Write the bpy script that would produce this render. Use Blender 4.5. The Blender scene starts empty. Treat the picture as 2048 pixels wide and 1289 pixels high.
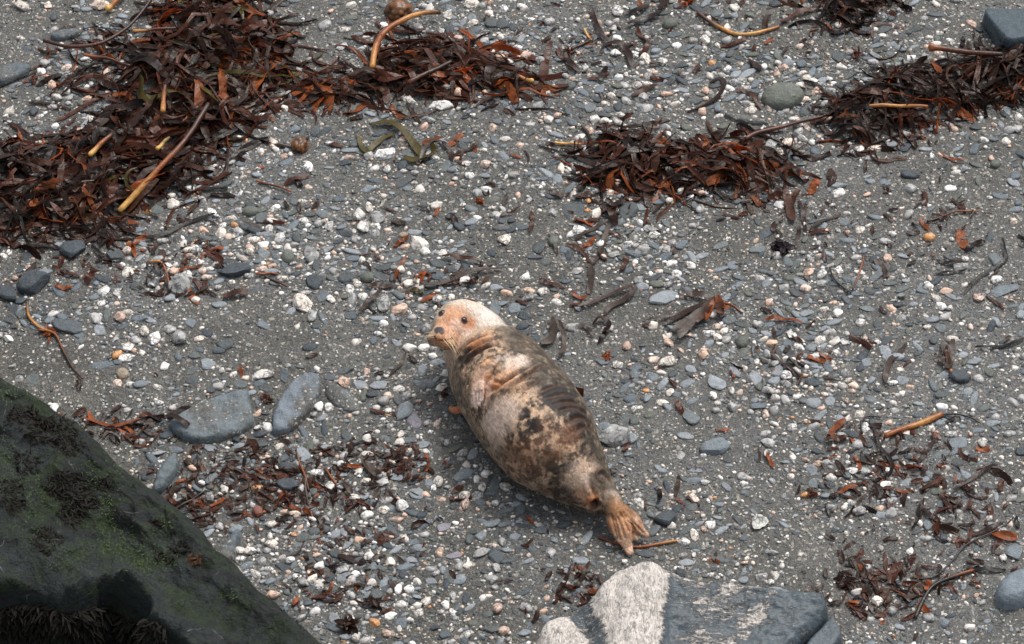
import bpy, bmesh, math, random
import numpy as np
from mathutils import Vector, Matrix
from mathutils.bvhtree import BVHTree

random.seed(7)
RNG = np.random.default_rng(11)
R = math.radians
scene = bpy.context.scene
COL = scene.collection

# ------------------------------------------------------------------ camera
PITCH = R(48.0); DIST = 14.0; LENS = 108.4; W0, H0 = 2048.0, 1289.0
cam_d = bpy.data.cameras.new('camera'); cam_d.lens = LENS; cam_d.sensor_width = 36.0
cam_d.clip_start = 0.1; cam_d.clip_end = 2000
cam = bpy.data.objects.new('camera', cam_d); COL.objects.link(cam)
CAM = np.array([0.0, -DIST*math.cos(PITCH), DIST*math.sin(PITCH)])
cam.location = CAM; cam.rotation_euler = (math.pi/2-PITCH, 0, 0)
scene.camera = cam
FWD = np.array([0, math.cos(PITCH), -math.sin(PITCH)]); UPV = np.array([0, math.sin(PITCH), math.cos(PITCH)])
FPX = LENS/36.0*W0

# ------------------------------------------------------------------ sky, sun, exposure (overcast)
SUN_EL, SUN_AZ = R(58), R(35)          # light from above, a little from behind and the right
w = bpy.data.worlds.new('World'); scene.world = w; w.use_nodes = True
nt = w.node_tree; nt.nodes.clear()
sky = nt.nodes.new('ShaderNodeTexSky'); sky.sky_type = 'NISHITA'; sky.sun_disc = False
sky.sun_elevation = SUN_EL; sky.sun_rotation = SUN_AZ; sky.dust_density = 4.0; sky.air_density = 1.0
hs = nt.nodes.new('ShaderNodeHueSaturation'); hs.inputs['Saturation'].default_value = 0.25
bg = nt.nodes.new('ShaderNodeBackground'); bg.inputs['Strength'].default_value = 0.15
wo = nt.nodes.new('ShaderNodeOutputWorld')
nt.links.new(sky.outputs[0], hs.inputs['Color']); nt.links.new(hs.outputs[0], bg.inputs[0]); nt.links.new(bg.outputs[0], wo.inputs[0])
sl = bpy.data.lights.new('sun', 'SUN'); sl.energy = 1.5; sl.angle = R(16); sl.color = (1, 0.96, 0.9)
sun = bpy.data.objects.new('sun', sl); COL.objects.link(sun)
sdir = Vector((math.sin(SUN_AZ)*math.cos(SUN_EL), math.cos(SUN_AZ)*math.cos(SUN_EL), math.sin(SUN_EL)))
sun.rotation_euler = (-sdir).to_track_quat('-Z', 'Y').to_euler(); sun.location = (3, 5, 12)
scene.view_settings.view_transform = 'Standard'; scene.view_settings.look = 'None'
scene.view_settings.exposure = 0.42; scene.view_settings.gamma = 1.0; scene.view_settings.use_curve_mapping = False
scene.cycles.max_bounces = 6

# ------------------------------------------------------------------ helpers
def ray(px, py):
    d = FWD*FPX + np.array([1.0, 0, 0])*(px-W0/2) - UPV*(py-H0/2)
    return d/np.linalg.norm(d)
def at(px, py, z=0.0):
    d = ray(px, py); t = (z-CAM[2])/d[2]
    return CAM + d*t
def proj(P):
    P = np.atleast_2d(P); v = P-CAM; dz = v@FWD
    return np.stack([W0/2+FPX*v[:, 0]/dz, H0/2-FPX*(v@UPV)/dz], 1)
def mpp(p):                                   # metres per photo pixel at a point
    return float((np.asarray(p)-CAM)@FWD)/FPX

def _hash(ix, iy, iz, seed):
    n = (ix.astype(np.int64)*73856093) ^ (iy.astype(np.int64)*19349663) ^ (iz.astype(np.int64)*83492791) ^ (seed*2654435761)
    n = (n ^ (n >> 13)) & 0x7fffffff
    n = (n*(n*n*15731+789221)+1376312589) & 0x7fffffff
    return n/float(0x3fffffff)-1.0
def vnoise(P, seed=0):
    P = np.asarray(P, float); i = np.floor(P); f = P-i; f = f*f*(3-2*f); i = i.astype(np.int64)
    out = 0
    for dx in (0, 1):
        wx = f[:, 0] if dx else 1-f[:, 0]
        for dy in (0, 1):
            wy = f[:, 1] if dy else 1-f[:, 1]
            for dz in (0, 1):
                wz = f[:, 2] if dz else 1-f[:, 2]
                out = out + wx*wy*wz*_hash(i[:, 0]+dx, i[:, 1]+dy, i[:, 2]+dz, seed)
    return out
def fbm(P, seed=0, octv=4, gain=0.5):
    P = np.asarray(P, float); a = 1; s = 0; t = 0
    for k in range(octv):
        s = s+a*vnoise(P*(2**k)+17.3*k, seed+k); t += a; a *= gain
    return s/t
def sstep(a, b, x):
    t = np.clip((x-a)/(b-a), 0, 1); return t*t*(3-2*t)

def ground_z(X, Y):
    X = np.atleast_1d(np.asarray(X, float)); Y = np.atleast_1d(np.asarray(Y, float))
    P = np.stack([X, Y, 0*X], 1)
    return 0.022*fbm(P*0.9+5, 3, 3)+0.006*fbm(P*6.0, 9, 2)
def gz(x, y): return float(ground_z(x, y)[0])
def gp(px, py):                               # photo pixel -> point on the sand
    p = at(px, py)
    for _ in range(2): p = at(px, py, gz(p[0], p[1]))
    return p

def new_obj(name, mesh, mat=None, parent=None, **props):
    o = bpy.data.objects.new(name, mesh); COL.objects.link(o)
    if mat is not None and mesh is not None and len(mesh.materials) == 0: mesh.materials.append(mat)
    if parent is not None: o.parent = parent
    for k, v in props.items(): o[k] = v
    return o
def mesh_np(name, V, F, smooth=True, colors=None, crisp=None):
    """V (n,3), F (m,k) int array or list of such arrays"""
    me = bpy.data.meshes.new(name); V = np.asarray(V, np.float32)
    Fs = F if isinstance(F, list) else [F]
    Fs = [np.asarray(f, np.int32) for f in Fs if len(f)]
    me.vertices.add(len(V)); me.vertices.foreach_set('co', V.ravel())
    li = np.concatenate([f.ravel() for f in Fs]); tot = np.concatenate([np.full(len(f), f.shape[1]) for f in Fs])
    st = np.concatenate([[0], np.cumsum(tot)[:-1]])
    me.loops.add(len(li)); me.loops.foreach_set('vertex_index', li.astype(np.int32))
    me.polygons.add(len(tot)); me.polygons.foreach_set('loop_start', st.astype(np.int32))
    me.polygons.foreach_set('use_smooth', np.full(len(tot), smooth))
    me.update(calc_edges=True); me.validate()
    if crisp: me.set_sharp_from_angle(angle=R(crisp))
    if colors is not None:
        a = me.color_attributes.new('tone', 'FLOAT_COLOR', 'POINT')
        c = np.ones((len(V), 4), np.float32); c[:, :3] = colors; a.data.foreach_set('color', c.ravel())
    return me
def srgb(r, g, b):
    f = lambda c: (c/255.0/12.92) if c/255.0 <= 0.04045 else ((c/255.0+0.055)/1.055)**2.4
    return np.array([f(r), f(g), f(b)])

def ico(n):
    bm = bmesh.new(); bmesh.ops.create_icosphere(bm, subdivisions=n, radius=1.0)
    V = np.array([v.co[:] for v in bm.verts]); F = np.array([[v.index for v in f.verts] for f in bm.faces]); bm.free()
    return V, F
ICO = {n: ico(n) for n in (1, 2, 3, 4)}
OCT = (np.array([[1, 0, 0], [-1, 0, 0], [0, 1, 0], [0, -1, 0], [0, 0, 1], [0, 0, -1]], float),
       np.array([[0, 2, 4], [2, 1, 4], [1, 3, 4], [3, 0, 4], [2, 0, 5], [1, 2, 5], [3, 1, 5], [0, 3, 5]]))

# ------------------------------------------------------------------ materials
class NT:
    def __init__(s, name):
        s.m = bpy.data.materials.new(name); s.m.use_nodes = True; s.t = s.m.node_tree; s.t.nodes.clear()
        s.out = s.n('ShaderNodeOutputMaterial')
    def n(s, t, **kw):
        x = s.t.nodes.new(t)
        for k, v in kw.items(): setattr(x, k, v)
        return x
    def l(s, a, b): s.t.links.new(a, b)
    def set(s, node, **kw):
        for k, v in kw.items():
            node.inputs[k.replace('_', ' ')].default_value = v
        return node
    def noise(s, vec, scale, detail=4, rough=0.55, dist=0.0):
        x = s.n('ShaderNodeTexNoise'); x.inputs['Scale'].default_value = scale; x.inputs['Detail'].default_value = detail
        x.inputs['Roughness'].default_value = rough; x.inputs['Distortion'].default_value = dist; s.l(vec, x.inputs['Vector']); return x
    def vor(s, vec, scale, feature='F1'):
        x = s.n('ShaderNodeTexVoronoi', feature=feature); x.inputs['Scale'].default_value = scale; s.l(vec, x.inputs['Vector']); return x
    def ramp(s, fac, pts):
        x = s.n('ShaderNodeValToRGB'); e = x.color_ramp.elements
        while len(e) < len(pts): e.new(0.5)
        for k, (p, c) in enumerate(pts):
            e[k].position = p; e[k].color = (c, c, c, 1) if not hasattr(c, '__len__') else (*c[:3], 1)
        s.l(fac, x.inputs[0]); return x
    def mix(s, fac, a, b, mode='MIX'):
        x = s.n('ShaderNodeMix', data_type='RGBA', blend_type=mode)
        for sock, v in ((x.inputs[0], fac), (x.inputs[6], a), (x.inputs[7], b)):
            if isinstance(v, (int, float)): sock.default_value = v
            elif hasattr(v, '__len__'): sock.default_value = (*v[:3], 1)
            else: s.l(v, sock)
        return x.outputs[2]
    def math(s, op, a, b=None):
        x = s.n('ShaderNodeMath', operation=op)
        for k, v in enumerate((a, b)):
            if v is None: continue
            if isinstance(v, (int, float)): x.inputs[k].default_value = v
            else: s.l(v, x.inputs[k])
        return x.outputs[0]
    def bump(s, h, strength, dist, normal=None):
        x = s.n('ShaderNodeBump'); x.inputs['Strength'].default_value = strength; x.inputs['Distance'].default_value = dist
        s.l(h, x.inputs['Height'])
        if normal is not None: s.l(normal, x.inputs['Normal'])
        return x.outputs[0]
    def bsdf(s, color, rough=0.6, normal=None, spec=0.5):
        b = s.n('ShaderNodeBsdfPrincipled')
        for sock, v in (('Base Color', color), ('Roughness', rough)):
            if isinstance(v, (int, float)): b.inputs[sock].default_value = v
            elif hasattr(v, '__len__'): b.inputs[sock].default_value = (*v[:3], 1)
            else: s.l(v, b.inputs[sock])
        b.inputs['Specular IOR Level'].default_value = spec
        if normal is not None: s.l(normal, b.inputs['Normal'])
        s.l(b.outputs[0], s.out.inputs[0]); return b
    def pos(s): return s.n('ShaderNodeNewGeometry').outputs['Position']
    def tone(s, attr):
        if attr:
            x = s.n('ShaderNodeVertexColor', layer_name='tone'); return x.outputs[0]
        return s.n('ShaderNodeObjectInfo').outputs['Color']

def sand_nodes(s, P):
    big = s.noise(P, 0.7, 4, 0.6); med = s.noise(P, 6, 5, 0.65)
    v1 = s.vor(P, 130); v2 = s.vor(P, 330); v3 = s.vor(P, 75)
    g1 = s.n('ShaderNodeSeparateColor'); s.l(v1.outputs['Color'], g1.inputs[0])
    g2 = s.n('ShaderNodeSeparateColor'); s.l(v2.outputs['Color'], g2.inputs[0])
    g3 = s.n('ShaderNodeSeparateColor'); s.l(v3.outputs['Color'], g3.inputs[0])
    base = s.mix(s.ramp(med.outputs[0], [(0.3, 0.0), (0.7, 1.0)]).outputs[0], (0.050, 0.049, 0.044), (0.108, 0.102, 0.091))
    base = s.mix(s.ramp(big.outputs[0], [(0.38, 0.0), (0.62, 0.8)]).outputs[0], base, (0.112, 0.112, 0.108))
    c = s.mix(0.85, base, s.ramp(g1.outputs[0], [(0.0, 0.55), (0.4, 0.9), (0.8, 1.1), (0.93, 1.5), (1.0, 2.0)]).outputs[0], 'MULTIPLY')
    c = s.mix(0.8, c, s.ramp(g2.outputs[0], [(0.0, 0.55), (0.5, 0.95), (0.9, 1.4), (1.0, 2.0)]).outputs[0], 'MULTIPLY')
    c = s.mix(s.ramp(g3.outputs[1], [(0.95, 0.0), (0.97, 0.5)]).outputs[0], c, (0.45, 0.40, 0.33))
    c = s.mix(s.ramp(g1.outputs[1], [(0.965, 0.0), (0.975, 0.75)]).outputs[0], c, (0.62, 0.58, 0.50))
    h = s.math('ADD', v1.outputs['Distance'], s.math('MULTIPLY', med.outputs[0], 1.2))
    return c, h
def mat_sand():
    s = NT('dark_shingle_sand'); P = s.pos(); c, h = sand_nodes(s, P)
    n1 = s.noise(P, 45, 5, 0.7)
    n0 = s.noise(P, 13, 5, 0.7)
    nb = s.bump(n1.outputs[0], 0.7, 0.014, s.bump(h, 0.5, 0.004, s.bump(n0.outputs[0], 0.6, 0.035)))
    s.bsdf(c, 0.62, nb, 0.4); return s.m
def mat_slate(attr=False, sandy=0.0, name='slate'):
    s = NT(name); P = s.pos(); t = s.tone(attr)
    n1 = s.noise(P, 28, 6, 0.65); n2 = s.noise(P, 170, 3, 0.6); n3 = s.noise(P, 9, 3, 0.5)
    c = s.mix(1.0, t, s.ramp(n1.outputs[0], [(0.25, 0.66), (0.5, 1.0), (0.75, 1.28)]).outputs[0], 'MULTIPLY')
    c = s.mix(0.6, c, s.ramp(n2.outputs[0], [(0.3, 0.6), (0.55, 1.0), (0.75, 1.45)]).outputs[0], 'MULTIPLY')
    c = s.mix(s.ramp(n3.outputs[0], [(0.62, 0.0), (0.8, 0.35)]).outputs[0], c, (0.20, 0.16, 0.12))
    if sandy > 0:
        sc_, h = sand_nodes(s, P)
        m = s.noise(P, 4.5, 6, 0.7)
        f = s.ramp(m.outputs[0], [(0.62-sandy*0.3, 0.0), (0.72-sandy*0.3, 0.92)])
        c = s.mix(f.outputs[0], c, sc_)
    b = s.bump(n2.outputs[0], 0.45, 0.005, s.bump(n1.outputs[0], 0.7, 0.018))
    s.bsdf(c, 0.52, b, 0.4); return s.m
def mat_quartz(attr=False, name='quartz'):
    s = NT(name); P = s.pos(); t = s.tone(attr)
    warp = s.noise(P, 30, 3, 0.6)
    vv = s.n('ShaderNodeVectorMath', operation='MULTIPLY_ADD'); s.l(warp.outputs['Color'], vv.inputs[0]); vv.inputs[1].default_value = (0.03,)*3; s.l(P, vv.inputs[2])
    v = s.vor(vv.outputs[0], 42, 'DISTANCE_TO_EDGE'); v2 = s.vor(vv.outputs[0], 110, 'DISTANCE_TO_EDGE')
    m = s.noise(P, 22, 4, 0.6); st = s.noise(P, 13, 4, 0.6)
    crack = s.ramp(v.outputs[0], [(0.0, 1.0), (0.16, 0.0)]); crack2 = s.ramp(v2.outputs[0], [(0.0, 1.0), (0.13, 0.0)])
    mask = s.ramp(m.outputs[0], [(0.42, 0.0), (0.56, 0.95)])
    c = s.mix(0.7, t, s.ramp(m.outputs[0], [(0.2, 0.72), (0.6, 1.05)]).outputs[0], 'MULTIPLY')
    c = s.mix(s.ramp(st.outputs[0], [(0.58, 0.0), (0.75, 0.5)]).outputs[0], c, (0.50, 0.27, 0.15))
    c = s.mix(s.math('MULTIPLY', crack.outputs[0], mask.outputs[0]), c, (0.07, 0.068, 0.068))
    c = s.mix(s.math('MULTIPLY', s.math('MULTIPLY', crack2.outputs[0], mask.outputs[0]), 0.65), c, (0.09, 0.088, 0.085))
    b = s.bump(v.outputs[0], 0.25, 0.006, s.bump(m.outputs[0], 0.5, 0.012))
    s.bsdf(c, 0.42, b, 0.5); return s.m
def mat_kelp(attr=False, name='wet_kelp'):
    s = NT(name); P = s.pos(); t = s.tone(attr)
    n1 = s.noise(P, 22, 4, 0.6); n2 = s.noise(P, 90, 3, 0.6)
    c = s.mix(1.0, t, s.ramp(n1.outputs[0], [(0.3, 0.55), (0.55, 1.0), (0.75, 1.5)]).outputs[0], 'MULTIPLY')
    c = s.mix(s.ramp(n2.outputs[0], [(0.66, 0.0), (0.85, 0.4)]).outputs[0], c, (0.12, 0.045, 0.014))
    b = s.bump(n2.outputs[0], 0.2, 0.004, s.bump(n1.outputs[0], 0.5, 0.012))
    p = s.bsdf(c, s.ramp(n1.outputs[0], [(0.3, 0.22), (0.7, 0.5)]).outputs[0], b, 0.32)
    tr = s.n('ShaderNodeBsdfTranslucent'); hs_ = s.mix(1.0, c, (2.9, 1.8, 1.0), 'MULTIPLY'); s.l(hs_, tr.inputs[0])
    mx = s.n('ShaderNodeMixShader'); mx.inputs[0].default_value = 0.38
    s.l(p.outputs[0], mx.inputs[1]); s.l(tr.outputs[0], mx.inputs[2]); s.l(mx.outputs[0], s.out.inputs[0])
    return s.m
def mat_stipe():
    s = NT('kelp_stipe_skin'); P = s.pos(); t = s.tone(True)
    n1 = s.noise(P, 40, 4, 0.6); n2 = s.noise(P, 150, 3, 0.6)
    c = s.mix(1.0, t, s.ramp(n1.outputs[0], [(0.3, 0.6), (0.6, 1.05), (0.8, 1.4)]).outputs[0], 'MULTIPLY')
    s.bsdf(c, 0.38, s.bump(n2.outputs[0], 0.3, 0.004, s.bump(n1.outputs[0], 0.4, 0.008)), 0.45); return s.m
M_SAND = mat_sand()
M_SLATE = mat_slate(False); M_SLATE_A = mat_slate(True, name='slate_shingle')
M_FLAG = mat_slate(False, 0.50, 'sandy_slate'); M_BURIED = mat_slate(False, 0.85, 'sand_dusted_slate')
M_QUARTZ = mat_quartz(False); M_QUARTZ_A = mat_quartz(True, 'quartz_shingle')
M_KELP = mat_kelp(False); M_KELP_A = mat_kelp(True, 'wet_kelp_mass'); M_STIPE = mat_stipe()

# ------------------------------------------------------------------ the ground: one sheet to the horizon
def build_sand():
    core = np.arange(-3.6, 3.61, 0.03)
    out = np.array([3.7, 4, 4.5, 5.2, 6.2, 8, 11, 16, 25, 40, 70, 130, 250, 500])
    ax = np.concatenate([-out[::-1], core, out]); n = len(ax)
    X, Y = np.meshgrid(ax, ax, indexing='ij'); V = np.stack([X.ravel(), Y.ravel(), ground_z(X.ravel(), Y.ravel())], 1)
    i, j = np.meshgrid(np.arange(n-1), np.arange(n-1), indexing='ij'); a = (i*n+j).ravel()
    o = new_obj('sand', mesh_np('sand', V, np.stack([a, a+n, a+n+1, a+1], 1)), M_SAND, kind='structure'); return o
build_sand()

# ------------------------------------------------------------------ labels: where a thing lies, said by things one can find
LAND = [(878, 668, "the seal's nose"), (935, 605, "the seal's head"), (1120, 690, "the seal's upper back"), (1215, 850, "the seal's lower back"),
        (1265, 1085, "the seal's hind flippers"), (920, 800, "the seal's front flippers"), (1030, 960, "the seal's belly"),
        (430, 835, "the broad half-buried flagstone"), (592, 808, "the upright oval flagstone"), (100, 900, "the mossy boulder's upper edge"),
        (420, 1140, "the mossy boulder's right slope"), (1290, 1160, "the white quartz knob"), (1600, 1180, "the grey slab of the veined rock"),
        (770, 305, "the olive kelp clump"), (1565, 198, "the big smooth olive stone"), (1400, 630, "the spread kelp fan"),
        (1430, 900, "the squared slate block"), (2028, 1172, "the large oval slate at right edge"), (2010, 60, "the dark slab at top right"),
        (600, 296, "the brown bumpy ball"), (67, 569, "the dark square block by left edge"), (470, 546, "the dark slate lozenge"),
        (135, 654, "the flat oval slate with twig"), (603, 610, "the large white round quartz"), (838, 489, "the white three-cornered quartz"),
        (365, 574, "the grey-white cracked quartz"), (1329, 596, "the long smooth double slate"), (1562, 500, "the crumpled purple weed"),
        (1825, 855, "the orange kelp stipe"), (1770, 707, "the rust-streaked slate"), (1860, 476, "the orange pebble"), (1230, 875, "the speckled rock behind the seal"),
        (850, 140, "the middle top kelp heap"), (1380, 330, "the right middle kelp heap"), (1850, 200, "the top right kelp heap"),
        (250, 250, "the big left kelp heap"), (1220, 440, "the dark broken frond"), (1930, 1160, "the black weed branch"), (1517, 1048, "the oyster shell"),
        (820, 830, "the pair of speckled slates"), (1434, 765, "the pale blue slab stone")]
LXY = np.array([(a, b) for a, b, _ in LAND], float)
def where(px, py):
    d = (LXY-[px, py])*[1, 1.35]; k = int(np.argmin((d**2).sum(1))); dx, dy = px-LXY[k, 0], (py-LXY[k, 1])*1.35
    di = ('right of' if dx > 0 else 'left of') if abs(dx) > abs(dy) else ('below' if dy > 0 else 'above')
    return di, LAND[k][2], math.hypot(dx, dy)
REG = []           # (object, base words, px, py): labels are made unique at the end
def register(o, words, px, py, cat, group): o['category'] = cat; o['group'] = group; REG.append((o, words, px, py))
ORD = ['nearest', 'second', 'third', 'fourth', 'fifth', 'sixth', 'seventh', 'eighth', 'ninth', 'tenth']
def finish_labels():
    d = {}
    for o, wds, px, py in REG:
        di, lm, dist = where(px, py); d.setdefault((wds, di, lm), []).append((dist, o))
    for (wds, di, lm), lst in d.items():
        lst.sort(key=lambda t: t[0])
        for k, (dist, o) in enumerate(lst):
            if len(lst) == 1: o['label'] = f'{wds} lying {di} {lm}'
            elif k < 10: o['label'] = f'{wds}, {ORD[k]}{"" if k == 0 else " nearest"} {di} {lm}'
            else: o['label'] = f'{wds} in the scatter farther {di} {lm}'

# ------------------------------------------------------------------ stones
def stone_verts(kind, seed, n=2, planes=None):
    V, F = ICO[n]; V = V.copy(); g = np.random.default_rng(seed); o = g.uniform(-50, 50, 3)
    if kind == 'slate':
        out = 1+0.16*vnoise(np.stack([V[:, 0], V[:, 1], 0*V[:, 0]], 1)*1.3+o, 5)+0.07*vnoise(V*3+o, 8)
        V[:, :2] *= out[:, None]
        for k in range(g.integers(2, 5)):
            a = g.uniform(0, 6.28); nrm = np.array([math.cos(a), math.sin(a), g.uniform(-.2, .3)]); nrm /= np.linalg.norm(nrm)
            d = g.uniform(0.6, 0.92); e = np.maximum(V@nrm-d, 0); V -= e[:, None]*nrm*0.93
        e = np.maximum(V[:, 2]-g.uniform(.6, .75), 0); V[:, 2] -= e*0.8
        V[:, 2] += 0.06*vnoise(V*2.2+o, 4)
    elif kind == 'pebble':
        V *= (1+0.07*vnoise(V*1.5+o, 5))[:, None]
        V = np.sign(V)*np.abs(V)**0.92
    else:
        for k in range(planes or g.integers(8, 15)):
            nrm = g.normal(size=3); nrm /= np.linalg.norm(nrm); d = g.uniform(0.55, 0.9)
            e = np.maximum(V@nrm-d, 0); V -= e[:, None]*nrm*0.92
        V *= (1+0.13*vnoise(V*1.7+o, 5)+0.07*vnoise(V*4+o, 8))[:, None]
    r = np.abs(V[:, :2]).max(0); V[:, :2] /= r; V[:, 2] /= np.abs(V[:, 2]).max()
    return V, F
STONE_LIB = {}
def stone_mesh(kind, k, n):
    if (kind, k, n) not in STONE_LIB:
        V, F = stone_verts(kind, 100+k*7+len(kind), n)
        me = mesh_np(f'{kind}_stone', V, F, True, None, 24 if n >= 3 and kind != 'pebble' else None); me.materials.append(M_SLATE if kind == 'slate' else M_QUARTZ if kind == 'quartz' else M_SLATE)
        STONE_LIB[(kind, k, n)] = me
    return STONE_LIB[(kind, k, n)]
def ellipse_ground(px, py, a, b, ang):
    p = gp(px, py); e = 1.0
    J = np.stack([(at(px+e, py, p[2])-p)[:2], (at(px, py-e, p[2])-p)[:2]], 1)     # image (right, up) px -> ground
    t = R(ang); Rm = np.array([[math.cos(t), -math.sin(t)], [math.sin(t), math.cos(t)]])
    U, S, _ = np.linalg.svd(J@Rm@np.diag([a, b]))
    return p, S[0], S[1], math.atan2(U[1, 0], U[0, 0])
TONES = {'slate': [(76, 84, 89), (92, 101, 107), (108, 117, 123), (84, 90, 90), (100, 106, 109), (70, 76, 78)], 'light': [(124, 131, 136), (136, 142, 147)], 'dark': [(58, 66, 72)],
         'olive': [(92, 96, 88)], 'quartz': [(236, 233, 228), (222, 217, 210), (244, 242, 239), (210, 204, 196), (228, 218, 206)], 'grey': [(178, 176, 174), (160, 160, 158)],
         'pink': [(222, 200, 184), (216, 182, 160), (206, 176, 158)], 'beige': [(150, 136, 118)], 'red': [(124, 78, 66)], 'orange': [(206, 148, 92)], 'purple': [(134, 130, 138)]}
WORDS = {'slate': 'blue-grey slate', 'light': 'pale blue-grey slate', 'dark': 'dark grey slate', 'olive': 'olive-grey', 'quartz': 'white quartz', 'grey': 'grey-white veined quartz',
         'pink': 'pinkish quartz', 'beige': 'beige', 'red': 'dull red', 'orange': 'orange', 'purple': 'purple-grey speckled'}
PLACED = []          # (x, y, r) taken ground
def tone_of(t):
    c = random.choice(TONES[t]); v = random.uniform(.92, 1.08); c = srgb(*c)*v; return c
def add_stone(px, py, a, b, ang, tone, words=None, thick=None, n=None, group=None, label=None, cat=None, bury=None):
    p, sa, sb, th = ellipse_ground(px, py, a, b, ang)
    slate = tone in ('slate', 'light', 'dark', 'olive', 'purple', 'beige', 'red')
    kind = 'slate' if slate and tone not in ('beige', 'red', 'olive') else ('pebble' if tone in ('beige', 'red', 'olive', 'orange') else 'quartz')
    if n is None: n = 4 if a > 17 else 3
    k = random.randrange(9)
    me = stone_mesh(kind, k, n)
    o = bpy.data.objects.new('slate_pebble' if slate else 'quartz_pebble', me); COL.objects.link(o)
    if kind == 'slate': hz = (thick or random.uniform(.24, .42))*sb
    else: hz = (thick or random.uniform(.62, .85))*sb
    f = bury if bury is not None else (random.uniform(-.15, .35) if kind == 'slate' else random.uniform(0.0, .45))
    c = tone_of(tone); o.color = (*c, 1)
    if tone == 'orange': o.material_slots[0].link = 'OBJECT'; o.material_slots[0].material = M_QUARTZ
    o.rotation_euler = (random.uniform(-.12, .12), random.uniform(-.12, .12), th+(math.pi if random.random() < .5 else 0))
    o.scale = (sa, sb, hz); o.location = (p[0], p[1], p[2]+f*hz)
    PLACED.append((p[0], p[1], math.sqrt(sa*sb), sa))
    ratio = sa/sb; shape = 'rounded' if ratio < 1.35 else 'oval' if ratio < 2.1 else 'long'
    size = 'large' if a*b > 300 else 'mid-sized' if a*b > 110 else 'small'
    if label: o['label'] = label; o['category'] = cat or ('slate pebble' if slate else 'quartz pebble'); o['group'] = group or ('slate stones on the sand' if slate else 'quartz stones on the sand')
    else: register(o, words or f'{size} {shape} {WORDS[tone]} {"stone" if a*b > 250 else "pebble"}', px, py, cat or ('slate pebble' if slate else 'quartz pebble'), group or ('slate stones on the sand' if slate else 'quartz stones on the sand'))
    return o

# ------------------------------------------------------------------ rocks built as height fields over a plan outline
def chaikin(P, it=2):
    P = np.asarray(P, float)
    for _ in range(it):
        Q = np.roll(P, -1, 0); P = np.stack([P*.75+Q*.25, P*.25+Q*.75], 1).reshape(-1, 2)
    return P
def inside_dist(X, poly):
    """signed distance, + inside"""
    A = poly; B = np.roll(poly, -1, 0); d2 = np.full(len(X), 1e9); ins = np.zeros(len(X), bool)
    for a, b in zip(A, B):
        e = b-a; t = np.clip(((X-a)@e)/max(e@e, 1e-12), 0, 1); q = X-a-t[:, None]*e; d2 = np.minimum(d2, (q*q).sum(1))
        c = ((a[1] > X[:, 1]) != (b[1] > X[:, 1])); xi = (b[0]-a[0])*(X[:, 1]-a[1])/(b[1]-a[1]+1e-12)+a[0]; ins ^= c & (X[:, 0] < xi)
    return np.where(ins, 1, -1)*np.sqrt(d2)
def hf_rock(name, px_poly, zpl, hfun, res, edge, mat, parent=None, smooth_it=2, rough=0.0, seed=1, under=-0.04, maskfun=None, tone=None, ratio=.5):
    poly = np.array([at(x, y, zpl)[:2] for x, y in px_poly]); poly = chaikin(poly, smooth_it)
    lo, hi = poly.min(0)-2*res, poly.max(0)+2*res
    xs = np.arange(lo[0], hi[0], res); ys = np.arange(lo[1], hi[1], res); nx, ny = len(xs), len(ys)
    X, Y = np.meshgrid(xs, ys, indexing='ij'); P = np.stack([X.ravel(), Y.ravel()], 1)
    d = inside_dist(P, poly)
    # pull the first ring outside onto the outline so that the edge is clean
    g = ground_z(P[:, 0], P[:, 1])
    prof = np.clip(d/edge, 0, 1); prof = np.sqrt(np.maximum(1-(1-prof)**2, 0)) if ratio == .5 else prof**ratio
    z = g+hfun(P, d)*prof
    P3 = np.stack([P[:, 0], P[:, 1], z], 1)
    if rough > 0:
        z = z+rough*(fbm(P3*14, seed, 4)-.5*np.abs(fbm(P3*26+3, seed+7, 3)))*prof; P3[:, 2] = z
        P3[:, :2] += rough*.6*np.stack([fbm(P3*11+9, seed+3, 3), fbm(P3*11+31, seed+5, 3)], 1)
    P3[d <= 0, 2] = g[d <= 0]+under
    i, j = np.meshgrid(np.arange(nx-1), np.arange(ny-1), indexing='ij'); a = (i*ny+j).ravel()
    Q = np.stack([a, a+ny, a+ny+1, a+1], 1); keep = (d[Q] > 0).any(1); Q = Q[keep]
    used = np.unique(Q); rm = -np.ones(len(P3), int); rm[used] = np.arange(len(used))
    V = P3[used]; Q = rm[Q]
    col = None if maskfun is None else maskfun(V, d[used])
    c = V.mean(0); c[2] = gz(c[0], c[1])
    me = mesh_np(name, V-(0 if parent is not None else c), Q, True, col)
    o = new_obj(name, me, mat, parent)
    if parent is None: o.location = c
    if tone is not None: o.color = (*srgb(*tone), 1)
    return o, poly
BLOCK = []            # plan polygons where no pebble is scattered
def flag(poly, z, edge, tone, label, mat=None, tilt=(0, 0), rough=.016, group='flat slate slabs on the sand', block=-.02):
    c = np.mean([gp(*p)[:2] for p in poly], 0)
    o, pl = hf_rock('flagstone', poly, z*.5, lambda P, d: np.maximum(z+(P[:, 0]-c[0])*tilt[0]+(P[:, 1]-c[1])*tilt[1], .006), .008, edge, mat or M_FLAG, smooth_it=1, rough=rough, seed=random.randrange(99), tone=tone)
    o['label'] = label; o['category'] = 'flagstone'; o['group'] = group; BLOCK.append((pl, block)); return o
flag([(335, 850), (355, 832), (392, 808), (440, 792), (495, 778), (502, 800), (508, 830), (505, 848), (478, 868), (440, 880), (395, 886), (365, 878), (345, 865)], .040, .030, (98, 108, 113),
     'broad half-buried grey flagstone left of the upright oval flagstone', tilt=(-.02, -.05))
flag([(541, 852), (548, 815), (570, 780), (590, 756), (615, 745), (640, 752), (643, 780), (632, 812), (610, 838), (585, 858), (560, 868), (545, 865)], .042, .022, (108, 117, 126),
     'upright oval blue-grey flagstone with two pebbles on it', tilt=(.03, 0))
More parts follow.
